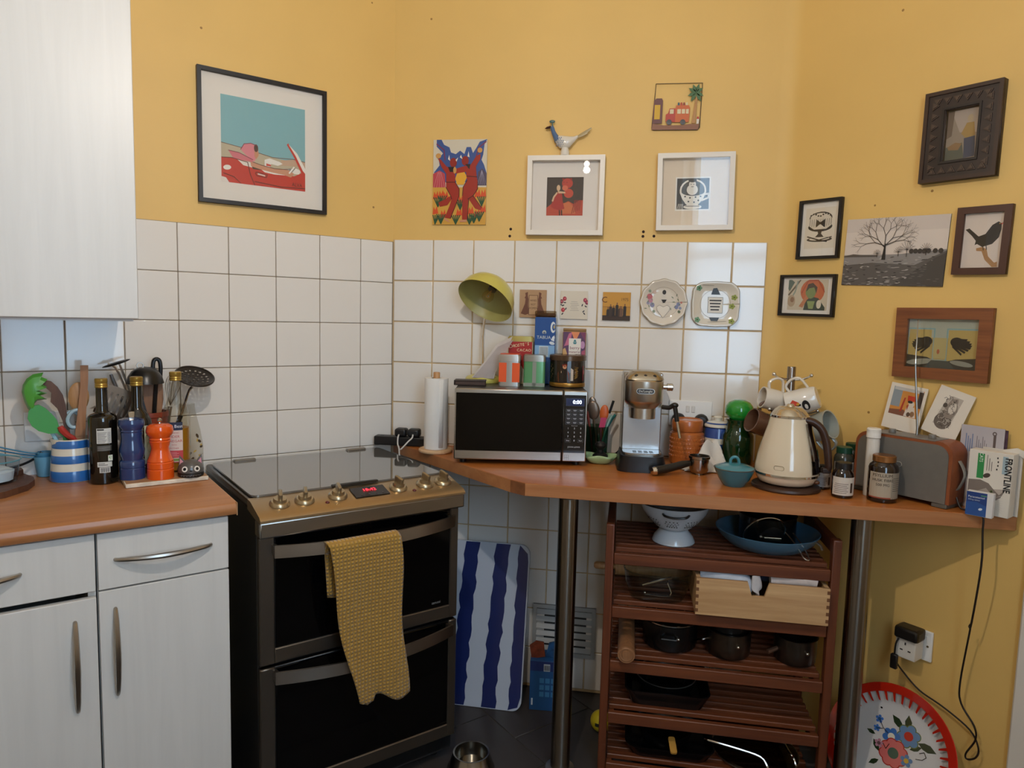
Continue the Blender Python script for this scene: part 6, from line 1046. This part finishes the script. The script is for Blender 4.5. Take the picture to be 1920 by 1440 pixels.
ob('pan', G().lathe([(0, 0), (.08, 0), (.112, .012), (.14, .036), (.153, .058), (.1505, .059), (.136, .038), (.109, .016), (0, .005)], 48), BLU, t); ob('handle', G().tube([(.12, -.09, .054), (.132, -.1, .046), (.136, -.103, .034)], .004, 6), STEEL, t)
t = thing('saucepan', 'black saucepan with steel handle standing inside the blue pan', 'saucepan', (1.33, -.32, Z1+.0055)); ob('pot', G().lathe([(0, 0), (.08, 0), (.084, .004), (.084, .095), (.0865, .097), (.0825, .097), (.08, .006), (0, .004)], 40), BLK, t)
ob('handle', G().tube([(-.03, -.083, .045), (-.026, -.1, .046), (.02, -.102, .047), (.024, -.085, .046)], .004, 8, flat=(1.4, .7)), P('#a8977c', .2, 1.), t); ob('rivet', G().ell((-.034, -.084, .046), .004), STEEL, t)
t = thing('pan_lid', 'glass pan lid with steel rim leaning on the black saucepan', 'lid', (1.305, -.412, Z1+.065)); Mt = RX(-62)@RY(-12)
ob('glass', G().lathe([(0, .012), (.03, .01), (.062, .002)], 40, Mt), glass('#c8cccc', 0, 1.4), t); ob('rim', G().tube(ring(.062, 40, .001), .0022, 6, M=Mt, closed=True), CHROME, t)
t = thing('wire_handle', 'bent steel wire handle hooked over the rim of the blue pan', 'utensil', (1.385, -.395, Z1+.055))
ob('wire', G().tube([(-.03, .02, .02), (-.012, -.02, .008), (.008, -.072, -.018), (.016, -.095, -.032), (.028, -.098, -.036), (.03, -.088, -.03), (.022, -.05, -.01), (.004, .0, .012)], .0018, 6, sub=3), STEEL, t)
# second shelf
t = thing('glass_casserole', 'clear rounded glass casserole dish on the second shelf', 'dish', (1.0, -.385, Z2)); 
g = G().loft([[(x, y, z) for x, y in rrect(a, b_, min(a, b_)*.42, 7)] for z, a, b_ in ((0, .15, .11), (.004, .165, .125), (.05, .195, .15), (.09, .205, .16))]); g.f.pop(1)
ob('dish', g, glass('#dfe3e1', 0, 1.5), t); ob('rim', G().tube([(x, y, .09) for x, y in rrect(.205, .16, .067, 7)], .003, 6, closed=True), glass('#e8ecea', 0, 1.6), t)
t = thing('roasting_trivet', 'small steel trivet lying inside the glass casserole', 'trivet', (1.0, -.385, Z2+.006)); ob('bar', G().tube([(-.045, -.02, .03), (.045, .01, .05)], .006, 8, flat=(1, .5)).tube([(-.04, -.02, .004), (.04, -.02, .004), (.034, -.01, .036), (.03, .0, .045)], .002, 6, sub=3).ell((-.036, -.02, .008), .005), CHROME, t)
t = thing('rolling_pin', 'pale wooden rolling pin lying behind the glass casserole, handle poking out left', 'rolling pin', (.97, -.235, Z2+.028)); ob('barrel', G().tube([(-.1, 0, 0), (.16, 0, 0)], .027, 20), WOODL, t); ob('handle', G().tube([(-.1, 0, 0), (-.118, 0, 0), (-.14, 0, 0), (-.165, 0, 0), (-.172, 0, 0)], [.009, .009, .013, .012, .006], 14, sub=2), WOODL, t)
bx_ = thing('wooden_drawer_box', 'pale finger-jointed wooden box of cloths on the second shelf', 'box', (1.291, -.35, Z2)); PW = wood('#b48a5c', '#d2ab7c', 'x', .5, 2.5)
nt_ = [(-.184, 0), (.184, 0), (.184, .108), (.02, .108), (.008, .068), (-.028, .068), (-.04, .108), (-.184, .108)]
ob('front_panel', G().prism(nt_, -.15, -.137), PW, bx_); ob('back_panel', G().box(-.184, .184, .137, .15, 0, .108), PW, bx_)
for x in (-.184, .172): ob('side_panel', G().box(x, x+.012, -.1369, .1369, 0, .108), PW, bx_)
ob('bottom', G().box(-.171, .171, -.1365, .1365, .004, .01), PW, bx_)
for x in (-.1842, .1762):
    for k in range(5): ob('finger_joint', G().box(x, x+.008, -.1505, -.1499, .008+.021*k, .018+.021*k), P('#6f4626', .6), bx_)
def cloth(name, label, pts, r_, c_, flat_=None, var=.1): o = ob(name, G().tube(pts, r_, 14, flat=flat_, sub=4), P(c_, .9, var=var, vs=40, bump=.3, bs=60), bx_ and None, (1.291, -.35, Z2)); tag(o, label, 'cloth', 'cloths in the wooden box'); return o
cloth('cloth', 'white folded cloth at the left of the wooden box', [(-.165, -.08, .1), (-.11, -.09, .1), (-.05, -.1, .088), (-.02, -.105, .074)], [.03, .034, .032, .02], '#b9c0cc')
cloth('cloth', 'white cloth corner hanging through the notch of the wooden box', [(-.014, -.12, .12), (-.012, -.125, .1), (-.011, -.1275, .08), (-.01, -.1275, .066)], [.012, .016, .017, .01], '#b9b6b8', (.4, 1))
cloth('cloth', 'navy striped rolled cloth in the wooden box', [(-.15, -.03, .112), (-.05, -.04, .112), (.05, -.06, .11), (.062, -.062, .11)], [.026, .03, .028, .02], '#2a3348')
cloth('cloth', 'dark green cloth at the back of the wooden box', [(.05, -.02, .1), (.1, -.02, .112), (.13, -.02, .105)], [.02, .028, .015], '#1f3d22')
cloth('cloth', 'rolled pinkish white cloth at the right of the wooden box', [(.03, -.1, .104), (.08, -.1, .108), (.12, -.1, .116), (.155, -.1, .112)], [.018, .022, .028, .027], '#c9bdb8')
# third shelf
t = thing('rolling_pin', 'thick brown rolling pin lying end-on at the left of the third shelf', 'rolling pin', (.914, -.35, Z3+.026)); ob('barrel', G().tube([(0, -.155, 0), (0, .12, 0)], .026, 24), WOODM, t); ob('end_carving', G().lathe([(.022, 0), (.02, .002), (.013, .001), (.012, .003), (.005, .0025), (0, .004)], 20, T(0, -.155, 0)@RX(90)), WOODM, t)
def pot(name, label, x, y, z, r_, h_, m_, hm, bar=True):
    t = thing(name, label, 'pot', (x, y, z), 0, 'pots on the third shelf'); ob('pot', G().lathe([(0, 0), (r_*.9, 0), (r_*.97, .006), (r_, h_*.5), (r_, h_-.002), (r_+.003, h_), (r_-.003, h_), (r_*.95, .01), (0, .006)], 40), m_, t)
    if bar: ob('handle', G().tube([(-.03, -r_+.004, h_*.62), (-.03, -r_-.016, h_*.64), (.012, -r_-.018, h_*.64), (.014, -r_+.004, h_*.62)], .0042, 8), hm, t)
    ob('rivet', G().ell((.02, -r_-.001, h_*.6), .0055), CHROME, t); return t
t = pot('stockpot', 'black lidded pot on the third shelf beside the rolling pin', 1.05, -.335, Z3, .086, .085, BLK, BLK); ob('lid', G().lathe([(.086, .0855), (.084, .09), (.05, .1), (0, .103)], 40), glass('#8a9094', 0, 1.4), t); ob('lid_rim', G().tube(ring(.086, 40, .0885), .0028, 6, closed=True), CHROME, t); ob('lid_ring', G().tube(ring(.045, 32, .102), .002, 6, closed=True), CHROME, t)
t = pot('saucepan', 'stained steel saucepan in the middle of the third shelf', 1.226, -.36, Z3, .068, .08, P('#5c5044', .28, .9, var=.3, vs=20), STL, False); ob('inner_pan', G().lathe([(0, .03), (.058, .03), (.06, .1), (.0585, .1), (.056, .034), (0, .034)], 36), BLK, t); ob('long_handle', G().tube([(-.062, -.01, .045), (-.09, -.025, .04), (-.1, -.03, .038)], .006, 8, flat=(.6, 1)), CHROME, t)
t = pot('saucepan', 'small dark steel saucepan at the right of the third shelf', 1.424, -.365, Z3, .062, .08, P('#5a5046', .28, .9, var=.2, vs=20), STL, False); ob('long_handle', G().tube([(-.055, -.02, .04), (-.078, -.036, .036), (-.088, -.042, .034)], .007, 8), P('#8a6a58', .3, .6), t)
# fourth shelf
t = thing('roasting_tin', 'black rectangular roasting tin on the fourth shelf', 'roasting tin', (1.045, -.33, Z4)); ob('tin', G().loft([[(x, y, z) for x, y in rrect(a, b_, .03, 5)] for z, a, b_ in ((0, .22, .2), (.05, .26, .235), (.05, .25, .225), (.006, .212, .192))]), BLK, t)
t = thing('frying_pan', 'round black pan sitting inside the roasting tin', 'pan', (1.045, -.33, Z4+.0065)); ob('pan', G().lathe([(0, 0), (.07, 0), (.092, .03), (.095, .052), (.093, .052), (.088, .03), (.066, .004), (0, .003)], 40), BLK, t); ob('rim', G().tube(ring(.094, 40, .052), .0016, 6, closed=True), P('#6a6a68', .3, .8), t)
# bottom shelf
t = thing('griddle_pan', 'large black square pan at the left of the bottom shelf', 'pan', (1.06, -.335, Z5)); ob('pan', G().loft([[(x, y, z) for x, y in rrect(a, a*.86, .04, 6)] for z, a in ((0, .24), (.036, .275), (.036, .265), (.006, .23))]), BLK, t)
t = thing('frying_pan', 'small black frying pan with yellow hang tag, inside the square pan', 'pan', (1.05, -.34, Z5+.0065)); ob('pan', G().lathe([(0, 0), (.065, 0), (.082, .03), (.084, .046), (.08, .046), (.062, .005), (0, .004)], 40), BLK, t); ob('handle', G().tube([(.02, -.08, .042), (.022, -.1, .046), (.024, -.11, .046)], .006, 8), BLK, t)
ob('hang_tag', G().slab(rrect(.02, .058, .006, 4, 0, 0), 0, .006, M=T(.016, -.116, .05)@RX(18)@RZ(6)), P('#b98a3c', .5), t, label='yellow wooden tag')
t = thing('glass_cover', 'glass lid with a long steel handle at the right of the bottom shelf', 'lid', (1.33, -.34, Z5+.002)); ob('glass', G().lathe([(.13, .004), (.125, .012), (.07, .03), (0, .036)], 44), glass('#7c7468', 0, 1.45), t); ob('rim', G().tube(ring(.13, 44, .005), .0022, 6, closed=True), STEEL, t)
ob('long_handle', G().tube([(-.165, -.08, .068), (-.15, -.088, .07), (-.06, -.1, .06), (-.005, -.108, .05), (.012, -.12, .034), (.016, -.126, .02)], .0038, 8, sub=3), CHROME, t); ob('loop_handle', G().tube([(.075, -.03, .07), (.08, -.06, .06), (.095, -.09, .045), (.1, -.1, .03)], .0035, 8, sub=3), CHROME, t)

# ---------------------------------------------------------------- under the peninsula
t = thing('striped_tray', 'large blue and white striped board leaning on the tiled wall', 'board', (.366, -.19, .002), rot=(math.radians(-13.5), 0, 0))
ob('board', G().prism(rrect(.38, .585, .035, 6, 0, .2925), 0, .02), P('#b9c0cc', .35), t)
st_ = []; random.seed(4)
def wav(x0_, x1_):
    l_ = [(x0_+(x1_-x0_)*k/24+.008*math.sin(k*1.9)+.006*random.uniform(-1, 1), k/24) for k in range(25)]; return l_
eds = [wav(a, b_) for a, b_ in ((.0, .03), (.11, .16), (.30, .36), (.445, .50), (.62, .665), (.755, .80), (.88, .895))]
for a, b_ in ((0, 1), (2, 3), (4, 5)): st_.append(('p', '#14245c', [(x*1.0, z) for x, z in eds[a]]+eds[b_][::-1]))
st_.append(('p', '#14245c', eds[6]+[(.985, .95), (.995, .9), (.995, .08), (.97, .02)]))
art(t, .376, .58, st_, -.0004, z0=.0025, name='stripes', mat=print_mat(.35, .2))
t = thing('detergent_box', 'blue cardboard box with a red edge, between the striped board and the post', 'box', (.637, -.115, .001), 4); ob('box', G().box(-.058, .058, -.045, .045, 0, .185, .001), P('#1b4f86', .5), t)
bl = [('r', '#1b4f86', 0, 0, 1, 1), ('r', '#1c2f6a', 0, .8, 1, 1), ('r', '#b5321f', .86, 0, 1, .72), ('r', '#aab4c0', .42, .8, .62, .95), ('r', '#7a86b0', .72, .78, .95, .96)]+[('r', '#3a7ab0', .3+.18*(k % 3), .28+.14*(k//3), .44+.18*(k % 3), .38+.14*(k//3)) for k in range(9)]+[('r', '#c9d6e4', .05, .1, .1, .24)]+[('r', '#22242c', .44+.022*k, .82, .452+.022*k, .92) for k in range(8)]
art(t, .114, .183, bl, -.0453, z0=.001, name='printed_face')
for k, (x, c_, lab, ro) in enumerate(((-.028, '#7a3a24', 'dark orange sachet standing in the blue box', -14), (.022, '#24507e', 'blue sachet standing in the blue box', 8))): u = thing('sachet', lab, 'sachet', (.637+x, -.135+.012*k, .187), 4); ob('sachet', G().prism([(-.026, 0), (.024, 0), (.03, .052), (.004, .062), (-.022, .05)], -.004, .004, M=RY(ro)), P(c_, .3, var=.4, vs=50), u)
v = thing('vent_grille', 'white louvred vent grille low on the tiled wall', 'vent', (.686, -.006, .237)); VM = P('#a9aaa8', .5)
ob('frame', frame_box(G(), .236, .195, .014, -.012, 0), VM, v); ob('divider', G().box(-.006, .006, -.011, 0, -.084, .084), VM, v); ob('back', G().box(-.106, .106, -.001, .0, -.085, .085), P('#3a3a38', .8), v)
sl = None
for k in range(6):
    for sx in (-.056, .056):
        loc = (sx, -.005, -.07+.028*k)
        if sl is None: sl = ob('louvre', G().box(-.049, .049, -.001, .001, -.0115, .0115, M=RX(-38)), VM, v, loc).data
        else: link('louvre', sl, v, loc)
t = thing('ball', 'yellow rubber ball with a black mark on the floor behind the rack', 'ball', (.842, -.24, .0365)); ob('ball', G().ell((0, 0, 0), .036, 28, 16), P('#c9b420', .4), t); ob('mark', G().lathe([(.0362, -.004), (.0363, .008)], 5, a0=-.55, a1=-.15), P('#22241c', .5), t)
t = thing('metal_bowl', 'steel pet bowl on the floor at the bottom edge', 'bowl', (.45, -.52, .001)); ob('bowl', G().lathe([(.075, 0), (.072, .004), (.055, .05), (.057, .052), (.052, .051), (.045, .012), (0, .01)], 40), P('#9a968e', .2, 1.), t)
